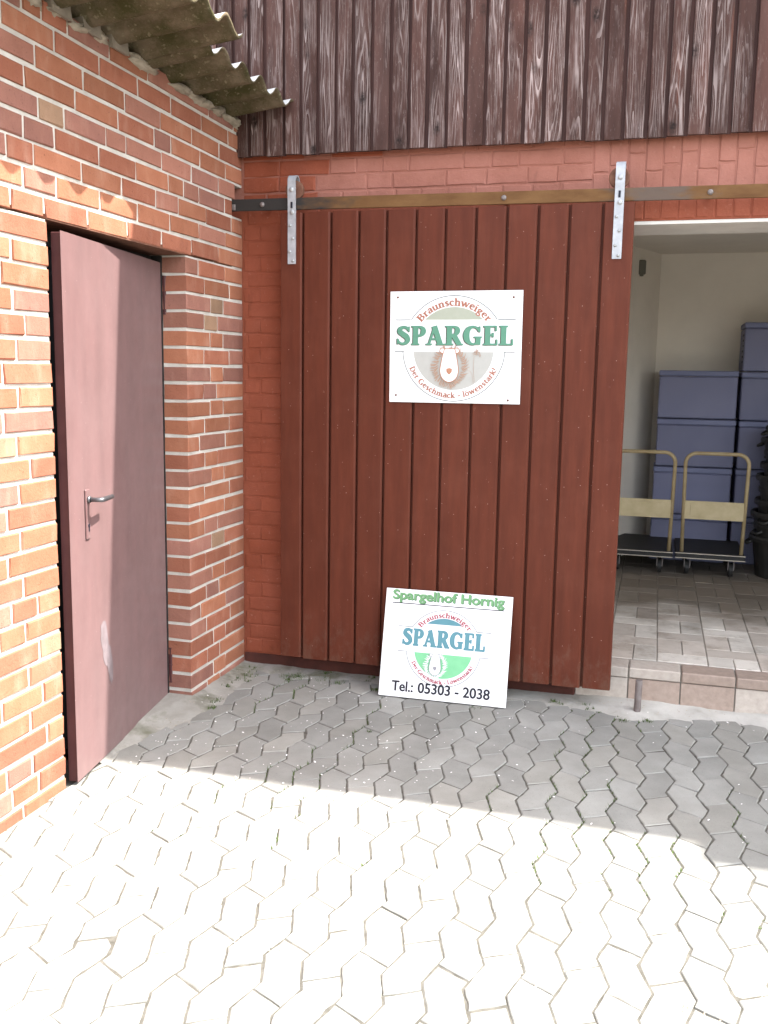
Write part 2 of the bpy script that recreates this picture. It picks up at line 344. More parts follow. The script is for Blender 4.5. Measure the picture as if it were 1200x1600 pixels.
mb = MB(); mb.box(-0.16, 6.0, -5.6, 0.02, -0.055, 0.0062)
yard = mb.build('paved_yard', M['bed']); tag(yard, kind='structure')

# zigzag concrete paver field. lattice measured from the photograph
PP, PW, AMP, OFF = 0.2365, 0.1127, 0.0185, 0.031
TH = math.radians(1.4); ANCH = Vector((2.0235, -0.648)); cT, sT = math.cos(TH), math.sin(TH)
def lat(u, v): return (ANCH.x + u*cT - v*sT, ANCH.y + u*sT + v*cT)
def paver_poly(i, j):
    """column i lies between zigzag lines i and i+1; line x = i*PW, peaks (+AMP) at v = j*PP, dents at (j-.5)*PP"""
    xl, xr = i*PW, (i+1)*PW; v0 = j*PP; h = PP/2
    o = OFF if i % 2 == 0 else -OFF
    # top joint: from left line just past the peak to right line near the dent below (even) / the dent above (odd)
    def line(x, v):
        ph = ((v/PP) % 1.0); a = abs(ph-0.5)*4-1    # 1 at peak (ph=0), -1 at dent
        return (x+AMP*a, v)
    if i % 2 == 0: tl, tr = v0-OFF, v0-h+OFF+0.004
    else: tl, tr = v0+OFF, v0+h-OFF-0.004
    L, R = [], []
    for k in range(-4, 5):
        vv = v0+k*h
        if tl-PP < vv < tl: L.append(line(xl, vv))
        if tr-PP < vv < tr: R.append(line(xr, vv))
    L.sort(key=lambda p: -p[1]); R.sort(key=lambda p: -p[1])
    return [line(xl, tl)]+L+[line(xl, tl-PP), line(xr, tr-PP)]+R[::-1]+[line(xr, tr)]
def clip(poly, nx, ny, c):
    out = []
    for k in range(len(poly)):
        a, b = poly[k-1], poly[k]; da = a[0]*nx+a[1]*ny-c; db = b[0]*nx+b[1]*ny-c
        if (da >= 0) != (db >= 0):
            tt = da/(da-db); out.append((a[0]+(b[0]-a[0])*tt, a[1]+(b[1]-a[1])*tt))
        if db >= 0: out.append(b)
    return out
def area(p): return 0.5*sum(p[k-1][0]*p[k][1]-p[k][0]*p[k-1][1] for k in range(len(p)))
def paver_mesh(poly, z=0.01, zl=-0.03, tilt=(0, 0), gap=0.0027, wear=False):
    cx = sum(p[0] for p in poly)/len(poly); cy = sum(p[1] for p in poly)/len(poly)
    if area(poly) < 0: poly = poly[::-1]
    rj = random.Random(int(cx*7919+cy*104729)); fine = []
    for k in range(len(poly)):
        a_, b_ = poly[k], poly[(k+1) % len(poly)]; L_ = math.hypot(b_[0]-a_[0], b_[1]-a_[1]); m_ = max(1, int(L_/0.030)) if wear else 1
        for q_ in range(m_):
            t_ = q_/m_; jj = (0.0011 if q_ else 0.0007)*(1 if wear else 0); ch = rj.uniform(0.002, 0.005) if (wear and rj.random() < 0.05) else 0
            px_, py_ = a_[0]+(b_[0]-a_[0])*t_+rj.gauss(0, jj), a_[1]+(b_[1]-a_[1])*t_+rj.gauss(0, jj)
            dd = math.hypot(cx-px_, cy-py_) or 1; fine.append((px_+(cx-px_)/dd*ch, py_+(cy-py_)/dd*ch))
    poly = fine
    n = len(poly)
    def inset(d):
        res = []
        for k in range(n):
            p0, p1, p2 = Vector(poly[k-1]), Vector(poly[k]), Vector(poly[(k+1) % n])
            e1 = (p1-p0).normalized(); e2 = (p2-p1).normalized(); n1 = Vector((-e1.y, e1.x)); n2 = Vector((-e2.y, e2.x))
            b = (n1+n2); 
            if b.length < 1e-5: b = n1.copy()
            b.normalize(); res.append(p1 + b*min(d/max(0.35, b.dot(n1)), d*2))
        return res
    a, b = inset(gap), inset(gap+0.0032)
    def zt(p): return z+(p.x-cx)*tilt[0]+(p.y-cy)*tilt[1]
    v = [(p.x-cx, p.y-cy, zl) for p in a]+[(p.x-cx, p.y-cy, zt(p)-0.0030) for p in a]+[(p.x-cx, p.y-cy, zt(p)) for p in b]
    f = []
    for k in range(n):
        k2 = (k+1) % n
        f.append((k, k2, n+k2, n+k)); f.append((n+k, n+k2, 2*n+k2, 2*n+k))
    f.append(tuple(range(2*n, 3*n)))
    return v, f, (cx, cy)
def inview(P, m=0.02):
    d = Vector(P)-Vector(CAM_LOC); z = d.dot(fwd)
    if z < 0.1: return False
    x = FPX*d.dot(rt)/z/600; y = FPX*d.dot(up)/z/800
    return abs(x) < 1+m and abs(y) < 1+m
cands = []
for i in range(-24, 36):
    for j in range(-24, 6):
        poly = [lat(*p) for p in paver_poly(i, j)]
        poly = clip(poly, 1, 0, -0.005)
        if poly: poly = clip(poly, 0, -1, 0.03)
        if len(poly) < 3: continue
        poly = [p for k, p in enumerate(poly) if (Vector(p)-Vector(poly[k-1])).length > 0.004]
        if len(poly) < 3 or abs(area(poly)) < 0.0015: continue
        cands.append(poly)
vis, hid = [], []
for p in cands:
    c = Vector((sum(q[0] for q in p)/len(p), sum(q[1] for q in p)/len(p), 0))
    (vis if any(inview((q[0], q[1], 0.01)) for q in p) else hid).append((-(c-Vector(CAM_LOC)).length if False else (c-Vector(CAM_LOC)).length, p))
vis.sort(key=lambda x: x[0]); 
NEAR = vis[:298]; REST = vis[298:]+hid
for d_, p in NEAR:
    v, f, c = paver_mesh(p, 0.010+U(-0.0016, 0.0016), -0.03, (U(-0.018, 0.018), U(-0.018, 0.018)), wear=True)
    me = mesh_from('paver', v, f, M['paver' if rnd.random() < 0.7 else 'paver2'])
    obj('paver', me, yard, (c[0], c[1], 0))
mb = MB()
for d_, p in REST:
    v, f, c = paver_mesh(p, 0.010, -0.03, (U(-0.01, 0.01), U(-0.01, 0.01)))
    mb.add([(a+c[0], b+c[1], z) for a, b, z in v], f)
o = mb.build('paver_field', M['paver'], yard); tag(o, kind='stuff')
print('pavers in view', len(vis), 'all', len(cands))

# concrete haunching along the walls, running out under the pavers
def lerp_tab(tab, x):
    if x <= tab[0][0]: return tab[0][1]
    for (a, va), (b, vb) in zip(tab, tab[1:]):
        if x <= b: return va+(vb-va)*(x-a)/(b-a)
    return tab[-1][1]
BACK = [(0, .12), (.4, .085), (.7, .08), (1.2, .09), (1.8, .13), (2.08, .21), (2.3, .15), (2.56, .10), (2.75, .14), (4, .14)]
LEFT = [(0, .13), (.45, .125), (.7, .14), (.86, .115), (.98, .07), (1.15, .03), (1.4, .0)]
v, f, idx = [], [], {}
st = 0.016
def hz(x, y):
    d1 = -y - lerp_tab(BACK, max(x, 0)); d2 = (x - lerp_tab(LEFT, -y)) if y > -1.45 else 9
    d = min(d1, d2) if x > -0.01 else d2
    nz = noise.noise((x*9, y*9, 1.3))*0.030 + noise.noise((x*26, y*26, 4.1))*0.012
    wall = 0.026 if x < 1.9 else 0.030
    return 0.0105 - (d+nz)*0.16 if d+nz > 0 else 0.0105 + min(wall, -(d+nz)*0.17) + noise.noise((x*40, y*40, 0))*0.0012
nx, ny = int(4.1/st), int(1.5/st)
for a in range(-9, nx):
    for b in range(ny):
        x, y = a*st, -b*st+0.004
        z = hz(x, y)
        if z > -0.004: idx[(a, b)] = len(v); v.append((x, y, z))
for (a, b) in list(idx):
    q = [(a, b), (a, b+1), (a+1, b+1), (a+1, b)]
    if all(k in idx for k in q): f.append([idx[k] for k in q])
me = mesh_from('concrete_haunching', v, f, M['conc'], True); tag(obj('concrete_haunching', me), kind='structure')

# ================================================================== brick building on the left
bld = tag(empty('brick_building', (0, 0, 0)), 'orange red brick outbuilding with white mortar joints and corrugated roof edge', 'building')
COURSE, JT = 0.08333, 0.0150
zl = lambda k: 0.06+(25-k)*COURSE
YP, YJ = -0.633, -1.685
def ray(x, y): return (rt*((x-600)/FPX) + up*(-(y-800)/FPX) + fwd)
def y_on_left(px, py):
    d = ray(px, py); tt = -CAM_LOC[0]/d.x; return CAM_LOC[1]+tt*d.y
def y_at(px, z):
    """y on the plane x=0 at height z seen in pixel column px"""
    y = -1.0
    for _ in range(30):
        dd = Vector((0, y, z))-Vector(CAM_LOC); w = dd.dot(fwd); x = 600+FPX*dd.dot(rt)/w
        d2 = Vector((0, y+1e-3, z))-Vector(CAM_LOC); w2 = d2.dot(fwd); x2 = 600+FPX*d2.dot(rt)/w2
        y += (px-x)/((x2-x)/1e-3)
    return y
PIER = {0: (355, 557), 1: (403, 598), 2: (452, 550), 3: (400, 503), 4: (448, 548), 5: (400, 597), 6: (450, 548), 7: (395, 498), 8: (450, 550), 9: (405, 598), 10: (365, 568), 11: (407, 505), 12: (458, 556), 13: (405, 600), 14: (365, 558), 15: (407, 507), 16: (460, 558), 17: (410, 602), 18: (465, 562), 19: (418, 517), 20: (375, 570), 21: (420, 605), 22: (475, 568), 23: (428, 522), 24: (475, 567), 25: (428, 525)}
ABOVE = {-9: (34, 65.2, 106.2, 172, 231.7, 326.7, 365.8), -8: (2.2, 85.5, 156.3, 216.6, 268.3, 315.3, 357.5), -7: (55, 131.6, 196.4, 251.4, 300.3, 343.7), -6: (38.7, 118.8, 186, 242.5, 268.3, 313.3, 353.3), -5: (60.7, 101.2, 166.9, 198, 253.7, 300.3, 342.5), -4: (37.6, 86, 155.9, 213.2, 264.5, 288.3, 311.7, 352), -3: (11.2, 53.5, 128.7, 191.2, 244.7, 280, 322.8, 362.5), -2: (37.6, 89.5, 157.4, 216, 266.7, 312, 353), -1: (17.5, 70.2, 138.8, 200.2, 253.7, 300.3, 342)}
LEFTJ = {0: (), 1: (18.4,), 2: (1.1,), 3: (21.4,), 4: (40.5,), 5: (27,), 6: (5.6,), 7: (29.9,), 8: (6.8,), 9: (27.4,), 10: (49.5,), 11: (31.5,), 12: (12.4,), 13: (33.3,), 14: (14.6,), 15: (38.2,), 16: (60.3,), 17: (41.6,), 18: (63,), 19: (46.3,), 20: (68.4, 4.8), 21: (49.4,), 22: (75.5,), 23: (52.7,), 24: (63, 21.4), 25: (39,)}
def fill_out(y_last, yend=-3.4):
    ys = []; y = y_last
    while y > yend+0.1:
        y -= 0.288 if rnd.random() < 0.7 else 0.144
        ys.append(max(y, yend))
    return ys
wall_mb = MB()
X0, XM = -0.24, -0.007
wall_mb.box(X0, XM, YP+0.0025, -0.001, -0.1, 2.144)
wall_mb.box(X0, XM, -3.39, YJ-0.0025, -0.1, 2.144)
wall_mb.box(X0, XM, -3.39, -0.121, 2.165, 2.845)
wall_mb.box(X0, XM, -0.121, -0.001, 2.555, 2.845); wall_mb.box(X0, XM, -0.121, -0.001, 2.144, 2.398)
wall_mb.box(-0.235, -0.16, -0.121, -0.001, 2.398, 2.555)
wall_mb.box(X0, -0.03, YP+0.007, -0.121, 2.144, 2.165); wall_mb.box(X0, -0.03, -3.39, YJ-0.007, 2.144, 2.165)
wall_mb.box(-3.2, -3.0, -3.39, -0.001, -0.1, 2.84, 1); wall_mb.box(-3.0, -0.2405, -3.39, -3.2, -0.1, 2.84, 1); wall_mb.box(-3.0, -0.2405, -0.1, -0.001, -0.1, 2.84, 1)
wall_mb.box(-3.0, -0.2405, -3.2, -0.1, -0.1, 0.0, 1)
wall = wall_mb.build('wall', [M['mortar'], M['darkroom']], bld)
_bc = {}
def brick_me(L, depth, H, var):
    key = (round(L/0.012), round(depth*100), var)
    if key in _bc: return _bc[key], key[0]*0.012
    Lq = key[0]*0.012; r = random.Random(hash(key) & 0xffff)
    j = lambda a: r.uniform(-a, a)
    b = 0.0035; hy, hz_ = Lq/2, H/2
    v = []
    for x, iy, iz in ((-depth, 0, 0), (-b, 0, 0), (0, b, b)):
        for sy, sz in ((-1, -1), (1, -1), (1, 1), (-1, 1)):
            v.append((x+(j(0.0012) if x == 0 else 0), sy*(hy-iy)+j(0.0022), sz*(hz_-iz)+j(0.0020)))
    f = []
    for a in (0, 4):
        for k in range(4): f.append((a+k, a+(k+1) % 4, a+4+(k+1) % 4, a+4+k))
    f.append((8, 9, 10, 11))
    me = mesh_from('brick', v, f, M['brick0']); _bc[key] = me
    return me, Lq
WEIGHT = ['brick0']*8+['brick1']*10+['brick2']*2+['brick3']*3
bricks = []
def add_brick(y0, y1, z0, z1, depth=0.124, mat=None, x=0.0):
    L = (y1-y0); H = z1-z0
    if L < 0.015: return
    bricks.append((y0, y1, z0, z1, depth, mat or ('brick4' if L < 0.15 and rnd.random() < 0.10 else rnd.choice(WEIGHT)), x))
def row(k, y_from, y_to, joints, corner=False, **kw):
    """bricks of course k between y_from (right, larger) and y_to"""
    z1 = zl(k)-JT/2; z0 = zl(k+1)+JT/2
    js = sorted([j for j in joints if y_to+0.02 < j < y_from-0.02], reverse=True)
    edges = [y_from]+js+[y_to]
    for n_, (a, b) in enumerate(zip(edges, edges[1:])):
        ya = a-(JT/2 if n_ > 0 else 0.006 if not corner else 0); yb = b+(JT/2 if n_ < len(edges)-2 else 0)
        add_brick(yb, ya, z0+U(-.0022, .0018), z1+U(-.0018, .0022), **kw)
for k in range(0, 26):
    zz = (zl(k)+zl(k+1))/2
    zt = zz
    js = [y_at(240+p/5, zz) for p in PIER[k]]
    row(k, -0.002, YP, js)
    js = [y_at(p, zz) for p in LEFTJ[k]]
    lastj = min(js) if js else YJ-0.05
    if k == 0: lastj = YJ-0.0
    row(k, YJ, -3.39, js+fill_out(lastj), corner=True)
for k in (26,):
    row(k, -0.002, YP, [-0.2, -0.48]); row(k, YJ, -3.39, fill_out(YJ-0.12), corner=True)
for k in range(-9, 0):
    zz = (zl(k)+zl(k+1))/2
    js = [y_at(p, zz) for p in ABOVE[k]]
    yf = -0.002
    if k == -5: yf = -0.095
    if k == -4: yf = -0.120
    row(k, yf, -3.39, js+fill_out(min(js)))
HH = COURSE-JT
in_b = []; out_b = []
for b in bricks:
    y0, y1, z0, z1 = b[:4]
    c = [(0, y, z) for y in (y0, y1) for z in (z0, z1)]
    (in_b if any(inview(p) for p in c) else out_b).append(b)
out_mb = MB()
for n_, (y0, y1, z0, z1, dp, mt, x) in enumerate(in_b+out_b):
    me, Lq = brick_me(y1-y0, dp, HH, n_ % 4)
    loc = Vector((x+U(-0.0018, 0.0012), (y0+y1)/2, (z0+z1)/2)); sc = ((1, (y1-y0)/Lq, (z1-z0)/HH)); rx = U(-0.005, 0.005)
    if n_ < min(len(in_b), 299):
        o = obj('brick', me, wall, loc, (rx, 0, U(-0.004, 0.004)), sc)
        o.material_slots[0].link = 'OBJECT'; o.material_slots[0].material = M[mt]
    else:
        out_mb.add([(v.co.x+loc.x, v.co.y*sc[1]+loc.y, v.co.z*sc[2]+loc.z) for v in me.vertices], [tuple(p.vertices) for p in me.polygons], ['brick0', 'brick1', 'brick2', 'brick3', 'brick4'].index(mt))
o = out_mb.build('brickwork', [M['brick%d' % k] for k in range(5)], wall); tag(o, kind='stuff')
print('bricks', len(in_b), len(out_b))

mb = MB(); mb.box(-0.2395, -0.004, YJ, YP-0.002, 2.146, 2.160)
lin = mb.build('lintel', M['rust'], bld)

mb = MB()
mb.box(-0.235, -0.178, YJ+0.001, YP-0.001, 2.085, 2.1435)
mb.box(-0.235, -0.1255, YJ-0.0065, YJ+0.004, 0.0, 2.0845); mb.box(-0.235, -0.1255, YP-0.006, YP+0.0065, 0.0, 2.0845); mb.box(-0.1775, -0.1255, YP-0.006, YP+0.0065, 2.085, 2.1435)
mb.build('door_frame', M['rubber'], bld)
# steel door, slightly ajar. local frame: hinge at origin, leaf along -Y, outer face at x=0
hx, hy = -0.128, -0.640; ang = math.atan2(0.155, 1.0)
DL, DT, DZ0, DZ1 = 1.015, 0.042, 0.022, 2.108
door_rot = ang    # rotates leaf direction (0,-1) towards +x
mb = MB(); mb.cbox(-DT, -0.0015, -DL, -0.004, DZ0, DZ1, 0.003, 0)
mb.cbox(-0.0015, 0.0, -DL-0.008, -0.004, DZ0, DZ1+0.004, 0.0006, 1)
door = mb.build('door', [M['door_edge'], M['steel_door']], bld, loc=(hx, hy, 0), rot=(0, 0, door_rot))
door['label'] = 'dull maroon steel door standing slightly ajar'
for z in (1.965, 0.18):
    mb = MB(); mb.cyl((0.014, 0.014, z), (0, 0, 1), 0.0115, 0.165, 12); mb.cyl((0.014, 0.014, z+0.002), (0, 0, 1), 0.0135, 0.006, 12); mb.cyl((0.014, 0.014, z-0.085), (0, 0, 1), 0.013, 0.008, 12)
    mb.cyl((0.014, 0.014, z+0.085), (0, 0, 1), 0.013, 0.008, 12); mb.box(-0.004, 0.010, 0.006, 0.014, z-0.08, z+0.08)
    mb.build('hinge', M['door_edge'], door)
py = -0.872
mb = MB(); mb.cbox(0.0, 0.008, py-0.019, py+0.019, 0.962, 1.158, 0.003)
lp = mb.build('lock_plate', M['steel_door'], door)
mb = MB(); mb.cyl((0.0085, py, 1.015), (1, 0, 0), 0.0075, 0.003, 12); mb.box(0.0078, 0.010, py-0.0035, py+0.0035, 0.992, 1.012)
mb.build('keyhole', M['black'], door)
mb = MB(); mb.cyl((0.012, py, 1.118), (1, 0, 0), 0.013, 0.010, 14)
mb.tube([(0.008, py, 1.118), (0.052, py, 1.118), (0.060, py+0.004, 1.118), (0.063, py+0.014, 1.118), (0.062, py+0.06, 1.118), (0.056, py+0.120, 1.117)], [0.009, 0.009, 0.0095, 0.010, 0.0098, 0.0085], 12)
mb.build('handle', M['alu'], door, True)
sc_mb = MB()
def blob(c, ry, rz, n, seed, skew=0):
    v = [(0.0012, c[0], c[1])]
    for k in range(n):
        a = 2*math.pi*k/n; q = 1+0.35*noise.noise((math.cos(a)*2, math.sin(a)*2, seed))
        v.append((0.0012, c[0]+ry*q*math.cos(a)+skew*rz*q*math.sin(a), c[1]+rz*q*math.sin(a)))
    return v, [(0, k+1, (k+1) % n+1) for k in range(n)]
sc_mb.add(*blob((-0.735, 0.50), 0.034, 0.10, 22, 1.0, -0.16)); v_, f_ = blob((-0.69, 0.40), 0.027, 0.085, 20, 4.2, -0.1); sc_mb.add([(x+0.0003, y, z) for x, y, z in v_], f_)
sc_mb.build('scuff_mark', M['scuff'], door)

# corrugated roof sheets: waves along y, sheet runs along x
def corrugated(name, y0, y1, x_edge, z_edge, vy, parent, thick=0.0075, x_in=-1.6, amp=0.026, slope=0.125, pitch=0.195, seed=0):
    r = random.Random(seed); n = int((y1-y0)/0.0122); xs = [x_edge, x_edge-0.012, x_edge-0.08, x_edge-0.2, -0.02, -0.4, x_in]
    v, f, mi = [], [], []
    def zc(x, y):
        ph = 2*math.pi*(y-vy)/pitch
        return z_edge+amp-amp*math.cos(ph)+slope*(x-x_edge)
    for x in xs:
        for k in range(n+1):
            y = y0+(y1-y0)*k/n; e = noise.noise((y*30, seed, 0))*0.004 if x > 0.2 else 0
            z = zc(x, y)+noise.noise((x*3, y*9, seed))*0.0015
            v.append((x+e, y, z)); v.append((x+e, y, z-thick))
    W = 2*(n+1)
    for a in range(len(xs)-1):
        for k in range(n):
            t0 = a*W+2*k
            f.append((t0, t0+2, t0+W+2, t0+W)); mi.append(1)
            f.append((t0+1, t0+W+1, t0+W+3, t0+3)); mi.append(0)
    for k in range(n):
        t0 = 2*k; f.append((t0, t0+1, t0+3, t0+2)); mi.append(0)
        t0 = (len(xs)-1)*W+2*k; f.append((t0, t0+2, t0+3, t0+1)); mi.append(0)
    for a in range(len(xs)-1):
        t0 = a*W; f.append((t0, t0+W, t0+W+1, t0+1)); mi.append(0); t0 = a*W+2*n; f.append((t0, t0+1, t0+W+1, t0+W)); mi.append(0)
    me = mesh_from(name, v, f, [M['roof'], M['roof_top']], True, mi)
    return obj(name, me, parent)
corrugated('roof_sheet', -1.00, -0.018, 0.302, 2.906, -0.169, bld, seed=3)
corrugated('roof_sheet', -2.10, -0.965, 0.435, 2.946, -1.008, bld, thick=0.013, seed=5)
corrugated('roof_sheet', -3.45, -2.03, 0.432, 2.960, -1.008-0.195*5-0.01, bld, thick=0.012, seed=8)
# mortar lumps filling the waves on the wall head
mb = MB()
for k in range(26):
    r = random.Random(k+40); y = -0.05-r.uniform(0, 1)*1.0-(1.9 if k > 19 else 0)*r.random(); cz = 2.866+r.uniform(-0.012, 0.010)
    n1, n2 = 11, 7; v, f = [], []; sx_, sy_, sz_ = r.uniform(.022, .036), r.uniform(.030, .095), r.uniform(.012, .026)
    for a in range(n2+1):
        th = math.pi*a/n2
        for b in range(n1):
            ph = 2*math.pi*b/n1; d = Vector((math.sin(th)*math.cos(ph), math.sin(th)*math.sin(ph), math.cos(th)))
            q = 1+0.7*noise.noise(d*2.4+Vector((k*3.1, 0, 0)))
            v.append((-0.008+d.x*sx_*q, y+d.y*sy_*q, cz+d.z*sz_*q))
    for a in range(n2):
        for b in range(n1): f.append((a*n1+b, a*n1+(b+1) % n1, (a+1)*n1+(b+1) % n1, (a+1)*n1+b))
    mb.add(v, f)
mb.box(-0.2, -0.006, -3.39, -0.03, 2.846, 2.874)
mb.build('mortar_packing', M['packing'], bld, True)
# timber packer seen under the overlapping sheet
gt = simple('grey_timber', (0.20, 0.17, 0.13), (0.28, 0.24, 0.19), 20, 0.9, bump=0.4)
for y in (-2.36, -2.165, -1.97, -1.775, -1.58, -1.385, -1.19):
    mb = MB(); mb.extr([(-0.06, 2.873), (0.020, 2.858), (0.012, 2.915), (-0.06, 2.93)], y-0.060, y+0.060)
    mb.build('packer_block', gt, bld)

# ================================================================== barn
barn = tag(empty('barn', (0, 0, 0)), 'barn with red painted brick base, brown plank cladding and wide sliding door', 'barn')
OX0, OX1, OZ = 1.80, 5.20, 2.335  # opening widened beyond view to bring more light into the storeroom
mb = MB(); Yf, Yb = 0.0028, 0.32
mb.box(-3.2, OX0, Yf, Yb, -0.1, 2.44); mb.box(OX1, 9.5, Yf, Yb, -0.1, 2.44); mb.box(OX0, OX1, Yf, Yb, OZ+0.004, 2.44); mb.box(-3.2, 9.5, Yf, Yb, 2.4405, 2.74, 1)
mb.box(-3.2, 9.5, 0.0, Yb, 2.741, 5.0)
mb.box(-3.2, -3.0, Yb, 6.0, -0.1, 5.0); mb.box(9.3, 9.5, Yb, 6.0, -0.1, 5.0); mb.box(-3.2, 9.5, 6.0, 6.2, -0.1, 5.0)
bw = mb.build('wall', [M['paint'], M['paint_haze']], barn)
# painted bricks
_pc = {}
def pbrick(x0, x1, z0, z1, proud=0.0):
    w, h = x1-x0-0.009, z1-z0-0.009
    mt = 'paint_haze' if z1 > 2.5 and x0 > (0.5, 0.25, 0.42, 0.3)[rnd.randrange(4)] else 'paint'
    key = (round(w, 2), round(h, 2), rnd.randrange(4), mt)
    if key not in _pc:
        r = random.Random(len(_pc)); j = lambda a: r.uniform(-a, a); hw, hh = key[0]/2, key[1]/2; v = []
        for y, i in ((0.03, 0), (0.0036, -0.001), (0.0, 0.0036)):
            for sx_, sz_ in ((-1, -1), (0, -1), (1, -1), (1, 1), (0, 1), (-1, 1)):
                v.append((sx_*(hw-i)+j(0.004), y+(j(0.0012) if y < 0.02 else 0), sz_*(hh-i)+j(0.003)))
        f = []
        for a in (0, 6):
            for k in range(6): f.append((a+k, a+6+k, a+6+(k+1) % 6, a+(k+1) % 6))
        f += [(12, 17, 16, 13), (13, 16, 15, 14)]
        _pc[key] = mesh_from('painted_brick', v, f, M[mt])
    obj('brick', _pc[key], bw, ((x0+x1)/2, -0.0012+U(-0.001, 0.001)-proud, (z0+z1)/2), (0, 0, U(-0.006, 0.006)))
PC = 0.0787
for k in range(0, 30):
    z0 = 0.085+k*PC; z1 = z0+PC
    if z1 > 2.46: break
    e = [-0.11, 0.022, 0.285, 0.42] if k % 2 else [-0.03, 0.098, 0.222, 0.36]
    for a, b in zip(e, e[1:]): pbrick(max(a, 0.004), b, z0, z1) if b > 0.03 else None
z = 0.085+30*PC
rows = [(z-0.001, z+0.079), (z+0.079, z+0.158), (z+0.158, z+0.237), (z+0.237, z+0.30)]
for n_, (z0, z1) in enumerate(rows):
    x = 0.004
    while x < 1.77:
        w = rnd.choice((0.135, 0.135, 0.265, 0.20)) if n_ != 0 else 0.135
        x1 = min(x+w+U(-0.006, 0.006), 1.775)
        if 1.775-x1 < 0.06: x1 = 1.775
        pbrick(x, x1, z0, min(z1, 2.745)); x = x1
sx_ = [1.775, 1.851, 1.935, 2.014, 2.088, 2.166, 2.243, 2.329, 2.405, 2.483, 2.561, 2.64, 2.718, 2.80, 2.878, 2.956, 3.035, 3.115]
for n_, (a, b) in enumerate(zip(sx_, sx_[1:])):
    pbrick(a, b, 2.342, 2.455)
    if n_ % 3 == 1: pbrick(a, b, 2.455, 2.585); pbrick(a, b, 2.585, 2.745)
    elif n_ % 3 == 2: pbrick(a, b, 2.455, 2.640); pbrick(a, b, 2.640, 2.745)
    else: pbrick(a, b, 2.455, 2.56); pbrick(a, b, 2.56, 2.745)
mb = MB(); mb.cbox(0.002, 1.80, -0.010, 0.0010, 0.0, 0.082, 0.004); mb.build('plinth', simple('shaded_red_plinth', (0.040, 0.015, 0.011), (0.085, 0.026, 0.018), 9, 0.9, bump=0.5), barn)  # plinth colour darkened to hold the shade under the sliding door

# plank cladding
mb = MB(); mb.box(-0.5, 4.2, -0.034, -0.003, 2.742, 4.96)
clad = mb.build('cladding', M['clad_groove'], barn)
PE = [-0.47, -0.378, -0.285, -0.195, -0.103, -0.014, 0.072, 0.157, 0.258, 0.349, 0.439, 0.532, 0.62, 0.716, 0.811, 0.903, 0.994, 1.087, 1.18, 1.273, 1.364, 1.455, 1.55, 1.645, 1.735, 1.821, 1.911, 2.014, 2.098, 2.188, 2.28, 2.37, 2.458, 2.55, 2.642, 2.735, 2.828]
def plank_prof(w, gap):
    """profile in (x, y): front y = -0.024; tongue in the gap on the right"""
    return [(0, 0), (0, -0.020), (0.003, -0.024), (w-gap-0.004, -0.024), (w-gap, -0.019), (w-gap+0.001, -0.008), (w-0.001, -0.007), (w-0.001, 0)]
for n_, (a, b) in enumerate(zip(PE, PE[1:])):
    w = b-a; pr = plank_prof(w, 0.0165+U(-0.002, 0.002)); zb = 2.697+U(-0.004, 0.004) if a > 0.07 else (2.697 if a > -0.02 else 2.99); zt = 4.95
    zs = [zb, zb+0.35, zb+0.8, zt]; v = []; m = len(pr); tw = U(-0.0015, 0.0015)
    for q, z in enumerate(zs):
        for x, y in pr: v.append((x+tw*(q-1), y+noise.noise((n_*3.3, z*2, 0))*0.0015, z-zb))
    f, mi = [], []
    for q in range(3):
        for k in range(m-1):
            f.append((q*m+k, q*m+k+1, (q+1)*m+k+1, (q+1)*m+k)); mi.append(1 if k >= 4 else 0)
    f.append(tuple(range(m))); mi.append(0)
    me = mesh_from('plank', v, f, [M['clad'], M['clad_groove']], False, mi)
    obj('plank', me, clad, (a, -0.036, zb))
mb = MB(); x = 2.828
while x < 4.1: mb.box(x, x+0.078, -0.06, -0.035, 2.70, 4.95); x += 0.0925
o = mb.build('plank_run', M['clad'], clad); tag(o, kind='stuff')

# barn roof with overhanging eave
mb = MB()
mb.extr([(0, 0)], 0, 0) if False else None
v = [(-3.6, -0.72, 5.0), (9.9, -0.72, 5.0), (9.9, 3.1, 7.6), (-3.6, 3.1, 7.6), (-3.6, 6.9, 5.0), (9.9, 6.9, 5.0)]
v2 = [(x, y, z+0.12) for x, y, z in v]
mb.add(v+v2, [(0, 1, 2, 3), (3, 2, 5, 4), (6, 9, 8, 7), (9, 10, 11, 8), (0, 6, 7, 1), (4, 5, 11, 10), (0, 3, 9, 6), (3, 4, 10, 9), (1, 7, 8, 2), (2, 8, 11, 5)])
mb.box(5.66, 9.9, -0.86, -0.722, 4.99, 5.10)  # unseen protruding eave length, added to step the shadow edge on the ground
mb.build('roof', M['barn_roof'], barn)

# rail
mb = MB(); RA = math.atan2(2.4365-2.450, 2.5)
mb.cbox(-0.03, 4.3, -0.112, -0.100, -0.029, 0.029, 0.002)
rail = mb.build('rail', M['rail'], barn, loc=(0, 0, 2.451), rot=(0, -RA, 0))
for x in (0.157, 1.378, 2.298, 3.4):
    mb = MB(); mb.dome((x, -0.112, 0), (0, -1, 0), 0.013, 0.011, 10); mb.cyl((x, -0.05, 0), (0, 1, 0), 0.012, 0.098, 10)
    mb.build('bolt', M['iron'], rail)
mb = MB(); mb.cbox(-0.005, 0.012, -0.122, -0.113, -0.026, 0.004, 0.002); mb.build('end_stop', M['iron'], rail)

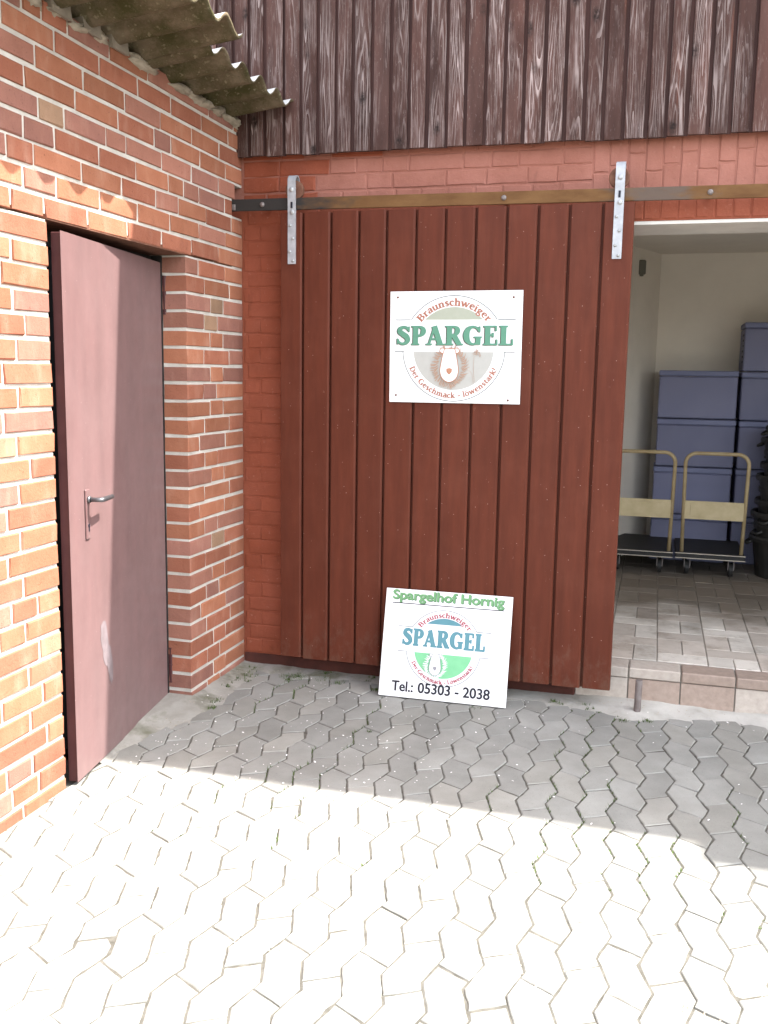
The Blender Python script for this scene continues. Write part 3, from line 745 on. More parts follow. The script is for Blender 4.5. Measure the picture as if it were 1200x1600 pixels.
# sliding door
SD = [0.260, 0.386, 0.534, 0.679, 0.820, 0.968, 1.112, 1.259, 1.406, 1.552, 1.695, 1.844, 1.976]
mb = MB(); mb.box(0.264, 1.972, -0.098, -0.080, 0.122, 2.398)
for z in (0.2, 1.2, 2.2): mb.box(0.27, 1.966, -0.0795, -0.045, z, z+0.1)
sld = mb.build('sliding_door', M['slide_dark'], barn)
sld['label'] = 'wide brown red sliding door of twelve vertical planks'
for n_, (a, b) in enumerate(zip(SD, SD[1:])):
    w = b-a; last = n_ == 11
    pr = [(0, 0), (0, -0.022), (0.0025, -0.025), (w-0.0215, -0.025), (w-0.0125, -0.0175), (w-0.0120, -0.0005), (w-0.0015, -0.0004), (w-0.0015, 0)] if not last else [(0, 0), (0, -0.022), (0.0025, -0.025), (w-0.006, -0.025), (w, -0.019), (w, 0.035)]
    m = len(pr); zb = 0.118-0.0009*n_+U(-0.002, 0.002); H = 2.405-zb+U(-0.001, 0.001)
    v = [(x, y, z) for z in (0, H) for x, y in pr]
    f = [(k, k+1, m+k+1, m+k) for k in range(m-1)]+[tuple(range(m-1, -1, -1)), tuple(range(m, 2*m))]
    me = mesh_from('plank', v, f, M['slide']); obj('plank', me, sld, (a, -0.0985, zb), (0, 0, U(-0.004, 0.004)))
def hanger(cx, tilt, wheel_x):
    mb = MB(); w = 0.021
    # strap goes from the plank front up over the wheel and down behind it
    path = [(-0.1245, 2.155), (-0.1245, 2.40), (-0.1255, 2.45), (-0.128, 2.49), (-0.128, 2.555)]
    for k in range(1, 9):
        a = math.pi*k/8; path.append((-0.1015-0.0265*math.cos(a), 2.555+0.026*math.sin(a)))
    path += [(-0.075, 2.52)]
    th = 0.0055; v = []; n = len(path)
    for i, (y, z) in enumerate(path):
        a = path[max(i-1, 0)]; b = path[min(i+1, n-1)]; d = Vector((b[0]-a[0], b[1]-a[1])).normalized(); nn = Vector((-d.y, d.x))
        for sx in (-1, 1):
            for q in (0, 1): v.append((sx*w, y+nn.x*th*q, z+nn.y*th*q))
    f = []
    for i in range(n-1):
        o_ = 4*i
        f += [(o_, o_+4, o_+6, o_+2), (o_+1, o_+3, o_+7, o_+5), (o_, o_+1, o_+5, o_+4), (o_+2, o_+6, o_+7, o_+3)]
    f += [(0, 2, 3, 1), (4*n-4, 4*n-3, 4*n-1, 4*n-2)]
    mb.add(v, f)
    st = mb.build('hanger_strap', M['zinc'], sld, loc=(cx, 0, 0), rot=(0, tilt, 0))
    return st, mb
for cx, wx in ((0.322, 0.328), (1.907, 1.902)):
    st, _ = hanger(cx, 0, wx)
    for dx, z, r in ((0.0, 2.513, 0.0125), (0.003, 2.405, 0.012), (-0.008, 2.342, 0.0075), (0.006, 2.279, 0.0075), (-0.009, 2.215, 0.0075), (0.007, 2.170, 0.0075)):
        y = -0.1335 if z > 2.44 else -0.1303
        mb = MB(); mb.dome((cx+dx, y+0.001, z), (0, -1, 0), r, 0.009, 10); mb.build('bolt', M['bolt'], sld)
    mb = MB(); mb.box(cx-0.005, cx+0.005, -0.1337, -0.131, 2.425, 2.455); mb.build('slot', M['black'], sld)
    # grooved wheel riding on the rail top
    mb = MB(); cz = 2.515; prof = [(-0.113, 0.014), (-0.113, 0.042), (-0.110, 0.047), (-0.104, 0.047), (-0.103, 0.036), (-0.098, 0.036), (-0.097, 0.047), (-0.091, 0.047), (-0.088, 0.042), (-0.088, 0.014)]
    n = 28; v = []; m = len(prof)
    for k in range(n):
        a = 2*math.pi*k/n
        for y, r in prof: v.append((wx+r*math.cos(a), y, cz+r*math.sin(a)))
    f = [(k*m+q, k*m+q+1, ((k+1) % n)*m+q+1, ((k+1) % n)*m+q) for k in range(n) for q in range(m-1)]
    mb.add(v, f); mb.cyl((wx, -0.1, cz), (0, 1, 0), 0.016, 0.05, 12)
    mb.build('wheel', M['rust'], sld)

# ---- storeroom behind the opening
RW = [(1.10, 0.325), (1.30, 1.60), (2.092, 3.49)]
CEIL = 2.60; BX = 3.49
mb = MB()
mb.add([(0.9, 0.33, 0.1), (2.092-0.0, 3.49, 0.1), (2.092, 3.49, CEIL+0.1), (0.9, 0.33, CEIL+0.1), (0.8, 0.33, 0.1), (1.95, 3.6, 0.1), (1.95, 3.6, CEIL+0.1), (0.8, 0.33, CEIL+0.1)],
       [(0, 3, 2, 1), (4, 5, 6, 7), (0, 4, 7, 3), (1, 2, 6, 5), (3, 7, 6, 2), (0, 1, 5, 4)])
mb.box(2.0, 7.2, 3.492, 3.6, 0.1, CEIL+0.1)
mb.box(7.0, 7.2, 0.33, 3.49, 0.1, CEIL+0.1)
mb.build('storeroom_wall', M['plaster'], barn)
mb = MB(); mb.box(0.8, 7.2, 0.33, 3.6, CEIL, CEIL+0.09); mb.build('ceiling', M['plaster'], barn)
mb = MB(); mb.box(1.802, 5.198, 0.0055, 0.325, OZ-0.012, OZ+0.003)
mb.box(1.802, 5.198, 0.3255, 0.36, OZ-0.012, CEIL-0.001); mb.build('soffit', M['soffit'], barn)

FZ = 0.200
mb = MB(); mb.box(0.9, 7.1, 0.12, 3.49, -0.05, FZ-0.006)
floor = mb.build('floor', M['grout']); tag(floor, kind='structure')
_tc = {}
def tile(x0, x1, y0, y1, mat, parent=None, z=None):
    w, h = x1-x0-0.006, y1-y0-0.006; key = (round(w, 3), round(h, 3), mat)
    if key not in _tc:
        b = 0.0025; v = [(sx*w/2, sy*h/2, -0.012) for sx, sy in ((-1, -1), (1, -1), (1, 1), (-1, 1))]+[(sx*w/2, sy*h/2, -0.0015) for sx, sy in ((-1, -1), (1, -1), (1, 1), (-1, 1))]+[(sx*(w/2-b), sy*(h/2-b), 0) for sx, sy in ((-1, -1), (1, -1), (1, 1), (-1, 1))]
        f = [(a+k, a+(k+1) % 4, a+4+(k+1) % 4, a+4+k) for a in (0, 4) for k in range(4)]+[(8, 9, 10, 11)]
        _tc[key] = mesh_from('tile', v, f, M[mat])
    return ((x0+x1)/2, (y0+y1)/2, _tc[key])
TX0, TP, TY = 1.945, 0.2475, 0.430
far_mb = MB(); cnt = 0
for ci in range(-1, 19):
    xa = TX0+ci*TP; xb = xa+TP; xm = xa+TP*0.515
    sh = 0.16 + 0.152*ci
    for rj in range(-3, 9):
        y0 = sh+rj*TY
        for (a, b, c_, d_) in ((xa, xm, y0, y0+0.28), (xm, xb, y0, y0+0.28), (xa, xb, y0+0.28, y0+TY)):
            c_ = max(c_, 0.148)
            if d_-c_ < 0.03 or d_ > 3.45: continue
            mt = 'tile_a' if rnd.random() < 0.62 else 'tile_b'
            cx_, cy_, me = tile(a, b, c_, d_, mt)
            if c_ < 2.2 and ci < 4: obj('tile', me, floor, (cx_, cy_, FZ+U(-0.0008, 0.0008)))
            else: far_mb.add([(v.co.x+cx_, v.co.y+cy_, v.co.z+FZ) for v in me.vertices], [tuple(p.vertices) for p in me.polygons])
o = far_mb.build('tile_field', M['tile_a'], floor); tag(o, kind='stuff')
# step with nosing tiles
mb = MB(); mb.box(1.80, 5.2, 0.012, 0.14, -0.05, 0.188); step = mb.build('doorstep', M['grout'], barn)
NX = [1.801, 2.058, 2.307, 2.560, 2.812, 3.064, 3.317, 3.57, 3.822, 4.075, 4.33, 4.58, 4.83, 5.198]
for a, b in zip(NX, NX[1:]):
    mb = MB(); mb.cbox(0.003, b-a-0.003, -0.006, 0.143, 0.147, 0.1985, 0.005)
    o = mb.build('nosing_tile', M['tile_d' if a < 2.3 else 'tile_c'], step, loc=(a, 0, U(-.001, .001)))
    mb = MB(); mb.cbox(0.003, b-a-0.003, 0.0, 0.011, 0.0, 0.1435, 0.002)
    mb.build('riser_tile', M['tile_c' if 2.0 < a < 2.5 else 'tile_d'], step, loc=(a, 0, 0))

# ================================================================== signs
def cr(pts, n=6):
    """Catmull-Rom through points of any dimension"""
    P = [Vector(p) if len(p) < 4 else Vector(p) for p in pts]; out = []
    for i in range(len(P)-1):
        p0 = P[max(i-1, 0)]; p1 = P[i]; p2 = P[i+1]; p3 = P[min(i+2, len(P)-1)]
        for k in range(n):
            t_ = k/n; out.append(0.5*((2*p1)+(p2-p0)*t_+(2*p0-5*p1+4*p2-p3)*t_*t_+(3*p1-p0-3*p2+p3)*t_**3))
    out.append(P[-1]); return out
class Print:
    """flat print on a sign: ribbons and fills laid a hair above the panel; local X right, Z up, front -Y"""
    def __init__(s): s.mb = MB(); s.k = 0
    def _y(s): s.k += 1; return -0.00004*(s.k % 40)
    def ribbon(s, pts, w, tf, curve=True, n=6):
        P = [(p[0], p[1], p[2] if len(p) > 2 else w) for p in pts]
        if curve and len(P) > 2: P = [tuple(q) for q in cr(P, n)]
        v = []; y = s._y()
        for i, (x, z, ww) in enumerate(P):
            a = P[max(i-1, 0)]; b = P[min(i+1, len(P)-1)]; d = Vector((b[0]-a[0], b[1]-a[1]))
            d = d.normalized() if d.length > 1e-9 else Vector((1, 0)); nn = Vector((-d.y, d.x))*ww/2
            for sg in (1, -1):
                X, Z = tf(x+sg*nn.x, z+sg*nn.y); v.append((X, y, Z))
        s.mb.add(v, [(2*i, 2*i+1, 2*i+3, 2*i+2) for i in range(len(P)-1)])
    def fill(s, pts, tf=lambda x, z: (x, z)):
        y = s._y(); v = [(tf(*p)[0], y, tf(*p)[1]) for p in pts]
        s.mb.add(v, [tuple(range(len(v)))])
    def build(s, name, mat, parent, y):
        return s.mb.build(name, mat, parent, loc=(0, y, 0))
SW = 0.24
CAP = {
 'S': (.66, [('c', [(.585, .74, .09), (.53, .87, .13), (.36, .935, .14), (.19, .86, .2), (.155, .70, .24), (.30, .57, .26), (.47, .44, .27), (.545, .27, .23), (.46, .11, .17), (.28, .06, .13), (.12, .15, .10), (.07, .30, .07)]), ('l', [(.605, .97), (.605, .68)], .055), ('l', [(.05, .03), (.05, .34)], .055)]),
 'P': (.66, [('l', [(.20, 0), (.20, 1)], SW), ('l', [(.0, .035), (.40, .035)], .07), ('l', [(.0, .965), (.3, .965)], .07), ('c', [(.2, .95, .1), (.42, .94, .12), (.55, .85, .2), (.58, .72, .24), (.53, .58, .2), (.42, .50, .12), (.2, .49, .1)])]),
 'A': (.84, [('l', [(.13, .03), (.40, .98)], .10), ('l', [(.38, .99), (.68, .02)], .25), ('l', [(.2, .31), (.58, .31)], .085), ('l', [(-.02, .035), (.28, .035)], .07), ('l', [(.48, .035), (.88, .035)], .07)]),
 'R': (.80, [('l', [(.20, 0), (.20, 1)], SW), ('l', [(.0, .035), (.40, .035)], .07), ('l', [(.0, .965), (.3, .965)], .07), ('c', [(.2, .95, .1), (.44, .94, .12), (.56, .86, .2), (.59, .74, .24), (.54, .61, .2), (.42, .53, .12), (.2, .52, .1)]), ('l', [(.40, .54), (.68, .03)], .24), ('l', [(.56, .035), (.86, .035)], .07)]),
 'G': (.88, [('c', [(.74, .70, .08), (.66, .87, .11), (.47, .945, .11), (.27, .86, .2), (.165, .66, .26), (.15, .45, .28), (.20, .24, .24), (.34, .09, .14), (.50, .05, .10), (.66, .12, .12)]), ('l', [(.70, .02), (.70, .42)], .22), ('l', [(.50, .41), (.88, .41)], .07), ('l', [(.77, .97), (.77, .66)], .055)]),
 'E': (.68, [('l', [(.20, 0), (.20, 1)], SW), ('l', [(.0, .96), (.60, .96)], .08), ('l', [(.2, .52), (.46, .52)], .09), ('l', [(.0, .04), (.64, .04)], .08), ('l', [(.585, 1), (.585, .72)], .075), ('l', [(.625, 0), (.625, .3)], .075), ('l', [(.455, .64), (.455, .40)], .07)]),
 'L': (.66, [('l', [(.20, 0), (.20, 1)], SW), ('l', [(.0, .965), (.40, .965)], .07), ('l', [(.0, .04), (.62, .04)], .08), ('l', [(.605, 0), (.605, .32)], .075)]),
}
def serif_word(P, text, x0, x1, z0, h, dx=0, dz=0, w_add=0.0):
    tot = sum(CAP[c][0] for c in text)+0.06*(len(text)-1); s = (x1-x0)/tot; x = x0
    for c in text:
        wd, strokes = CAP[c]
        tf = lambda a, b, x=x: (x+a*s+dx, z0+b*h+dz)
        for stt in strokes:
            if stt[0] == 'c': P.ribbon([(p[0], p[1], p[2]+w_add) for p in stt[1]], 0, tf, True, 5)
            else: P.ribbon(stt[1], stt[2]+w_add, tf, False)
        x += (wd+0.06)*s
w_ = .13; sf = .055
def q(*p): return list(p)
LOW = {
 'B': (.60, [('l', q((.14, 0), (.14, .7)), .15), ('l', q((.0, .025), (.3, .025)), sf), ('l', q((.0, .675), (.3, .675)), sf), ('c', q((.14, .675, .06), (.36, .65, .08), (.43, .53, .13), (.34, .40, .08), (.14, .375, .06))), ('c', q((.14, .375, .06), (.40, .34, .09), (.49, .19, .15), (.38, .04, .08), (.14, .025, .06)))]),
 'D': (.68, [('l', q((.14, 0), (.14, .7)), .15), ('l', q((.0, .025), (.3, .025)), sf), ('l', q((.0, .675), (.3, .675)), sf), ('c', q((.14, .675, .06), (.40, .64, .09), (.57, .35, .16), (.40, .06, .09), (.14, .025, .06)))]),
 'G': (.72, [('c', q((.60, .52, .06), (.48, .66, .08), (.32, .67, .09), (.12, .52, .15), (.11, .2, .15), (.32, .03, .09), (.52, .06, .09), (.58, .16, .1))), ('l', q((.56, .03), (.56, .3)), .14), ('l', q((.42, .3), (.68, .3)), sf)]),
 'r': (.40, [('l', q((.13, 0), (.13, .48)), w_), ('l', q((.0, .025), (.28, .025)), sf), ('l', q((.02, .46), (.14, .46)), sf), ('c', q((.15, .30, .08), (.24, .43, .09), (.37, .44, .12)))]),
 'a': (.46, [('c', q((.07, .38, .1), (.2, .47, .08), (.33, .40, .12), (.34, .25, .13), (.34, .02, .13))), ('c', q((.34, .27, .06), (.14, .24, .09), (.08, .12, .13), (.17, .02, .08), (.34, .10, .06))), ('l', q((.34, .025), (.46, .025)), sf)]),
 'u': (.54, [('c', q((.12, .47, .13), (.12, .2, .13), (.15, .06, .11), (.26, .02, .08), (.39, .12, .07))), ('l', q((.40, 0), (.40, .48)), w_), ('l', q((.01, .46), (.13, .46)), sf), ('l', q((.29, .46), (.41, .46)), sf), ('l', q((.4, .025), (.52, .025)), sf)]),
 'n': (.56, [('l', q((.13, 0), (.13, .48)), w_), ('l', q((.0, .025), (.26, .025)), sf), ('l', q((.02, .46), (.14, .46)), sf), ('c', q((.15, .32, .07), (.28, .46, .08), (.40, .38, .12), (.41, .2, .13), (.41, .0, .13))), ('l', q((.29, .025), (.54, .025)), sf)]),
 's': (.40, [('c', q((.32, .38, .06), (.20, .46, .08), (.09, .38, .11), (.18, .26, .13), (.31, .16, .12), (.20, .02, .08), (.05, .1, .06)))]),
 'c': (.42, [('c', q((.37, .36, .1), (.24, .46, .08), (.10, .36, .12), (.09, .16, .13), (.22, .02, .09), (.38, .08, .06)))]),
 'h': (.56, [('l', q((.13, 0), (.13, .72)), w_), ('l', q((.0, .025), (.26, .025)), sf), ('l', q((.02, .70), (.14, .70)), sf), ('c', q((.15, .32, .07), (.28, .46, .08), (.40, .38, .12), (.41, .2, .13), (.41, .0, .13))), ('l', q((.29, .025), (.54, .025)), sf)]),
 'w': (.74, [('l', q((.08, .48), (.22, .0)), .13), ('l', q((.22, .0), (.36, .48)), .07), ('l', q((.36, .48), (.50, .0)), .13), ('l', q((.50, .0), (.64, .48)), .07), ('l', q((-.02, .46), (.18, .46)), sf), ('l', q((.56, .46), (.73, .46)), sf)]),
 'e': (.46, [('c', q((.08, .27, .06), (.38, .29, .06), (.34, .42, .1), (.22, .465, .08), (.10, .36, .12), (.09, .16, .13), (.22, .02, .09), (.39, .09, .06)))]),
 'i': (.28, [('l', q((.13, 0), (.13, .48)), w_), ('l', q((.0, .025), (.26, .025)), sf), ('l', q((.02, .46), (.14, .46)), sf), ('l', q((.13, .58), (.13, .71)), .13)]),
 'g': (.48, [('c', q((.22, .46, .08), (.09, .34, .12), (.20, .18, .08), (.34, .32, .12), (.22, .46, .08))), ('c', q((.15, .2, .06), (.10, .08, .09), (.34, .03, .12), (.40, -.1, .1), (.22, -.2, .08), (.06, -.12, .09), (.14, .02, .06))), ('l', q((.32, .43), (.46, .45)), .06)]),
 'm': (.82, [('l', q((.13, 0), (.13, .48)), w_), ('l', q((.0, .025), (.26, .025)), sf), ('l', q((.02, .46), (.14, .46)), sf), ('c', q((.15, .32, .07), (.27, .46, .08), (.38, .38, .12), (.39, .2, .13), (.39, .0, .13))), ('c', q((.41, .32, .07), (.53, .46, .08), (.64, .38, .12), (.65, .2, .13), (.65, .0, .13))), ('l', q((.30, .025), (.49, .025)), sf), ('l', q((.56, .025), (.80, .025)), sf)]),
 'k': (.54, [('l', q((.13, 0), (.13, .72)), w_), ('l', q((.0, .025), (.26, .025)), sf), ('l', q((.02, .70), (.14, .70)), sf), ('l', q((.14, .2), (.42, .46)), .07), ('l', q((.24, .28), (.46, .0)), .13), ('l', q((.32, .46), (.5, .46)), sf), ('l', q((.36, .025), (.56, .025)), sf)]),
 'l': (.28, [('l', q((.13, 0), (.13, .72)), w_), ('l', q((.0, .025), (.26, .025)), sf), ('l', q((.02, .70), (.14, .70)), sf)]),
 't': (.34, [('c', q((.14, .64, .1), (.14, .2, .13), (.18, .04, .1), (.32, .06, .06))), ('l', q((.02, .45), (.31, .45)), .06)]),
 'ö': (.50, [('c', q((.24, .46, .08), (.09, .36, .12), (.09, .12, .13), (.24, .02, .08), (.39, .12, .13), (.39, .36, .12), (.24, .46, .08))), ('l', q((.14, .57), (.14, .69)), .11), ('l', q((.34, .57), (.34, .69)), .11)]),
 'o': (.50, [('c', q((.24, .46, .08), (.09, .36, .12), (.09, .12, .13), (.24, .02, .08), (.39, .12, .13), (.39, .36, .12), (.24, .46, .08)))]),
 '!': (.24, [('l', q((.12, .2), (.12, .7)), .11), ('l', q((.12, 0), (.12, .1)), .11)]),
 '-': (.40, [('l', q((.03, .24), (.36, .24)), .10)]), ' ': (.24, []),
 'L': (.56, [('l', q((.14, 0), (.14, .7)), .15), ('l', q((.0, .025), (.5, .025)), sf), ('l', q((.0, .675), (.3, .675)), sf), ('l', q((.49, 0), (.49, .18)), sf)]),
}
def arc_word(P, text, cx, cz, R, a0, a1, h, top=True, bold=0.02):
    """glyph cap height h (LOW cap = .7). angles in degrees; top: reads clockwise; bottom: reads counter-clockwise, letters point inwards"""
    s = h/0.7; tot = sum(LOW[c][0] for c in text)*s; a0, a1 = math.radians(a0), math.radians(a1)
    span = abs(a1-a0)*(R+(h*0.3 if top else -h*0.3)); k = span/tot; pos = 0.0
    for c in text:
        wd, strokes = LOW[c]
        def tf(a, b, pos=pos):
            u = (pos+a*s)*k/span; ang_ = a0+(a1-a0)*u; rr = R+b*s if top else R-b*s
            return cx+rr*math.cos(ang_), cz+rr*math.sin(ang_)
        for stt in strokes:
            if stt[0] == 'c': P.ribbon([(p_[0], p_[1], p_[2]+bold) for p_ in stt[1]], 0, tf, True, 4)
            else: P.ribbon(stt[1], stt[2]+bold, tf, False)
        pos += wd*s
def text_obj(name, text, mat, parent, x0, x1, z0, cap, y, offset=0.0, ref='H', thick=0.0):
    cu = D.curves.new('t', 'FONT'); cu.body = ref; cu.offset = offset; o = D.objects.new('t', cu); link(o)
    bpy.context.view_layer.update(); dg = bpy.context.evaluated_depsgraph_get()
    me0 = D.meshes.new_from_object(o.evaluated_get(dg)); caph = max(v.co.y for v in me0.vertices)-min(v.co.y for v in me0.vertices); base = min(v.co.y for v in me0.vertices)
    cu.body = text; bpy.context.view_layer.update(); dg = bpy.context.evaluated_depsgraph_get()
    me = D.meshes.new_from_object(o.evaluated_get(dg)); D.objects.remove(o)
    xa = min(v.co.x for v in me.vertices); xb = max(v.co.x for v in me.vertices)
    kx = (x1-x0)/(xb-xa); kz = cap/caph
    for v in me.vertices: v.co = Vector((x0+(v.co.x-xa)*kx, 0, z0+(v.co.y-base)*kz))
    if thick:
        v0 = [v.co.copy() for v in me.vertices]; f0 = [tuple(p.vertices) for p in me.polygons]; mb = MB()
        for k, (dx, dz) in enumerate(((0, 0), (-thick, 0), (thick, 0), (0, thick*0.6), (0, -thick*0.6))): mb.add([(v.x+dx, -0.00005*k, v.z+dz) for v in v0], f0)
        me = mesh_from(name, mb.v, mb.f, mat)
    me.materials.clear(); me.materials.append(mat); me.update()
    return obj(name, me, parent, (0, y, 0))
def arc_pts(cx, cz, R, a0, a1, n=40): return [(cx+R*math.cos(math.radians(a0+(a1-a0)*k/n)), cz+R*math.sin(math.radians(a0+(a1-a0)*k/n))) for k in range(n+1)]
idt = lambda x, z: (x, z)
def segment(cx, cz, R, zcut, upper=True, n=36):
    a = math.degrees(math.asin(max(-1, min(1, (zcut-cz)/R))))
    return arc_pts(cx, cz, R, a, 180-a, n) if upper else arc_pts(cx, cz, R, 180-a, 360+a, n)
def lion(par, cx, ztop, s, y, outline, mane, face_w, nose):
    """lion head of the emblem: pear shaped white face in a ring of loose mane strokes"""
    face = [(-.20, -.05), (.0, -.03), (.20, -.05), (.27, -.30), (.33, -.62), (.36, -.90), (.28, -1.15), (.10, -1.29), (-.10, -1.29), (-.28, -1.15), (-.36, -.90), (-.33, -.62), (-.27, -.30), (-.20, -.05)]
    tf = lambda a, b: (cx+a*s, ztop+b*s)
    P = Print(); r = random.Random(5)
    for k in range(120):
        a = math.radians(-262+344*k/119+r.uniform(-3, 3)); ex, ez = 0.50, 0.66
        r0_, r1_ = r.uniform(0.85, 1.0), r.uniform(1.12, 1.42)
        p0 = (ex*r0_*math.cos(a), -.70+ez*r0_*math.sin(a)); p2 = (ex*1.12*r1_*math.cos(a+.12), -.70+ez*.95*r1_*math.sin(a+.12))
        pm = ((p0[0]+p2[0])/2+.05*math.sin(a*3), (p0[1]+p2[1])/2-.05)
        P.ribbon([(p0[0], p0[1], .012), (pm[0], pm[1], .030), (p2[0], p2[1], .012)], 0, tf, True, 4)
    P.build('emblem_mane', mane, par, y-0.0018)
    P = Print(); P.fill([tf(*p) for p in [tuple(v) for v in cr([(a, b) for a, b in face], 4)][:-1]])
    for sg in (-1, 1): P.fill([tf(sg*.27+.11*math.cos(2*math.pi*k/18), -.11+.10*math.sin(2*math.pi*k/18)) for k in range(18)])
    P.build('emblem_face', face_w, par, y-0.0036)
    P = Print(); P.ribbon(face, .030, tf, True, 5)
    for sg in (-1, 1):
        P.ribbon([(sg*.27+.11*math.cos(math.radians(q_))*sg, -.11+.10*math.sin(math.radians(q_))) for q_ in range(-110, 131, 24)], .028, tf, True, 3)
    P.build('emblem_outline', outline, par, y-0.0054)
    P = Print(); P.fill([tf(*p) for p in ((-.115, -.80), (0, -.77), (.115, -.80), (.10, -.92), (.0, -1.03), (-.10, -.92))])
    P.build('emblem_nose', nose, par, y-0.0056)

def px1(x, y): return ((x-138)/957.0*0.648-0.324, (118-y)/795.0*0.535+0.535)
# --- sign screwed to the door. origin at bottom centre, local front -Y
s1 = tag(empty('sign', (1.166, -0.1285, 1.482), (0, math.radians(-0.25), 0)), 'white square sign with big green word SPARGEL screwed onto the sliding door', 'sign')
mb = MB(); mb.cbox(-0.324, 0.324, -0.004, 0.0, 0.0, 0.535, 0.001); mb.build('panel', M['sign'], s1)
Y = -0.0045
cx, cz = px1(608, 525); k1 = 0.648/957
P = Print()
zu, zd = px1(0, 320)[1], px1(0, 547)[1]
Ro = 372*k1
au = math.degrees(math.asin((zu-cz)/Ro)); ad = math.degrees(math.asin((zd-cz)/Ro))
P.ribbon(arc_pts(cx, cz, Ro, au, 180-au), .0036, idt, False); P.ribbon(arc_pts(cx, cz, Ro, 180-ad, 360+ad), .0036, idt, False)
for xa, xb, z in ((176, 292, 320), (925, 1050, 320), (174, 246, 547), (970, 1050, 547)):
    P.ribbon([px1(xa, z), px1(xb, z)], .0036, idt, False)
P.build('emblem_ring', M['line_print'], s1, Y)
P = Print(); P.fill(segment(cx, cz, 293*k1, zu, True)); P.build('emblem_field', M['pale_field'], s1, Y)
P = Print(); P.fill(segment(cx, cz, 293*k1, zd, False)); P.build('emblem_field', M['paler_field'], s1, Y)
P = Print(); serif_word(P, 'SPARGEL', px1(190, 0)[0], px1(1038, 0)[0], px1(0, 499)[1], 138*k1*0.98, -0.0035, -0.0012, 0.02); P.build('lettering_shadow', M['shadow_print'], s1, Y-0.0020)
P = Print(); serif_word(P, 'SPARGEL', px1(190, 0)[0], px1(1038, 0)[0], px1(0, 499)[1], 138*k1*0.98, 0, 0, 0.012); P.build('lettering', M['green_print'], s1, Y-0.0038)
P = Print(); arc_word(P, 'Braunschweiger', cx, cz, 302*k1, 142, 37.5, 50*k1, True, 0.03); P.build('lettering', M['brown_print'], s1, Y)
P = Print(); arc_word(P, 'Der Geschmack - löwenstark!', cx, cz, 350*k1, 203, 336, 40*k1, False, 0.025); P.build('lettering', M['brown_print'], s1, Y)
lx, lz = px1(578, 512); lion(s1, lx+0.004, lz-0.004, 0.126, Y-0.0022, M['tan_dark'], M['tan_print'], M['sign'], M['tan_dark'])
P = Print(); r = random.Random(3)
fx, fz = px1(778, 548)
for k in range(26):
    a = r.uniform(0, 6.28); d = r.uniform(.002, .024); P.ribbon([(fx+d*math.cos(a), fz+d*math.sin(a)), (fx+d*math.cos(a)+r.uniform(-.008, .008), fz+d*math.sin(a)+r.uniform(-.008, .008)), (fx+d*.5*math.cos(a+1), fz+d*.5*math.sin(a+1))], .0014, idt, True, 3)
P.ribbon([px1(762, 575), px1(758, 660), px1(768, 760)], .0014, idt); P.ribbon([px1(672, 660), px1(740, 690), px1(760, 770)], .0012, idt)
P.build('emblem_flower', M['tan_print'], s1, Y-0.0022)
for x, y in ((194, 160), (1030, 166), (188, 862), (1010, 886)):
    a, b = px1(x, y); mb = MB(); mb.dome((a, -0.004, b), (0, -1, 0), 0.0055, 0.003, 10); mb.build('screw', M['rust'], s1)

# --- sign standing on the ground and leaning on the door
lean = math.atan2(0.135, 0.515)
s2 = tag(empty('sign', (1.172, -0.274, 0.017), (-lean, 0, math.radians(0.6))), 'white sign with phone number and green farm name leaning against the sliding door', 'sign')
W2, H2 = 0.644, 0.540
mb = MB(); mb.cbox(-W2/2, W2/2, 0.0, 0.005, 0.0, H2, 0.001); mb.build('panel', M['sign'], s2)
Y = -0.0005; k2 = W2/914.0
def uv(u, v): return (-W2/2+u*W2, H2*(1-v))
x0, z0 = uv(.058, .128); x1, _ = uv(.935, 0)
text_obj('lettering_shadow', 'Spargelhof Hornig', M['lime_shadow'], s2, x0+.003, x1+.003, z0-.003+.018, .046, Y-0.0003, 0.01, thick=.0020)
text_obj('lettering', 'Spargelhof Hornig', M['lime_print'], s2, x0, x1, z0+.018, .046, Y-0.0010, 0.01, thick=.0018)
P = Print(); a = uv(.055, .132); b = uv(.938, .132); P.ribbon([a, b], .0045, idt, False); P.build('underline', M['black'], s2, Y)
text_obj('lettering', 'Tel.:', M['black'], s2, uv(.103, 0)[0], uv(.272, 0)[0], uv(0, .945)[1], .050, Y, 0.012, thick=.0012)
text_obj('lettering', '05303 - 2038', M['black'], s2, uv(.312, 0)[0], uv(.872, 0)[0], uv(0, .945)[1], .050, Y, 0.012, thick=.0012)
cx, cz = uv(.488, .522); Ro, Ri = 268*k2, 211*k2
zu, zd = uv(0, .345)[1], uv(0, .575)[1]
au = math.degrees(math.asin((zu-cz)/Ro)); ad = math.degrees(math.asin((zd-cz)/Ro))
P = Print(); P.ribbon(arc_pts(cx, cz, Ro, au, 180-au), .0032, idt, False); P.ribbon(arc_pts(cx, cz, Ro, 180-ad, 360+ad), .0032, idt, False)
for sg in (-1, 1):
    P.ribbon([(cx+sg*Ro*math.cos(math.radians(au)), zu), (cx+sg*0.236, zu)], .0032, idt, False)
    P.ribbon([(cx+sg*Ro*math.cos(math.radians(ad)), zd), (cx+sg*0.232, zd)], .0032, idt, False)
P.build('emblem_ring', M['line_print'], s2, Y)
P = Print(); P.fill(segment(cx, cz, Ri, uv(0, .305)[1], True)); P.build('emblem_field', M['teal_print'], s2, Y)
P = Print(); P.fill(segment(cx, cz, Ri, zd, False)); P.build('emblem_field', M['green_field'], s2, Y)
P = Print(); serif_word(P, 'SPARGEL', cx-0.212, cx+0.208, uv(0, .515)[1], 0.083, 0, 0, 0.05); P.build('lettering', M['teal_print'], s2, Y)
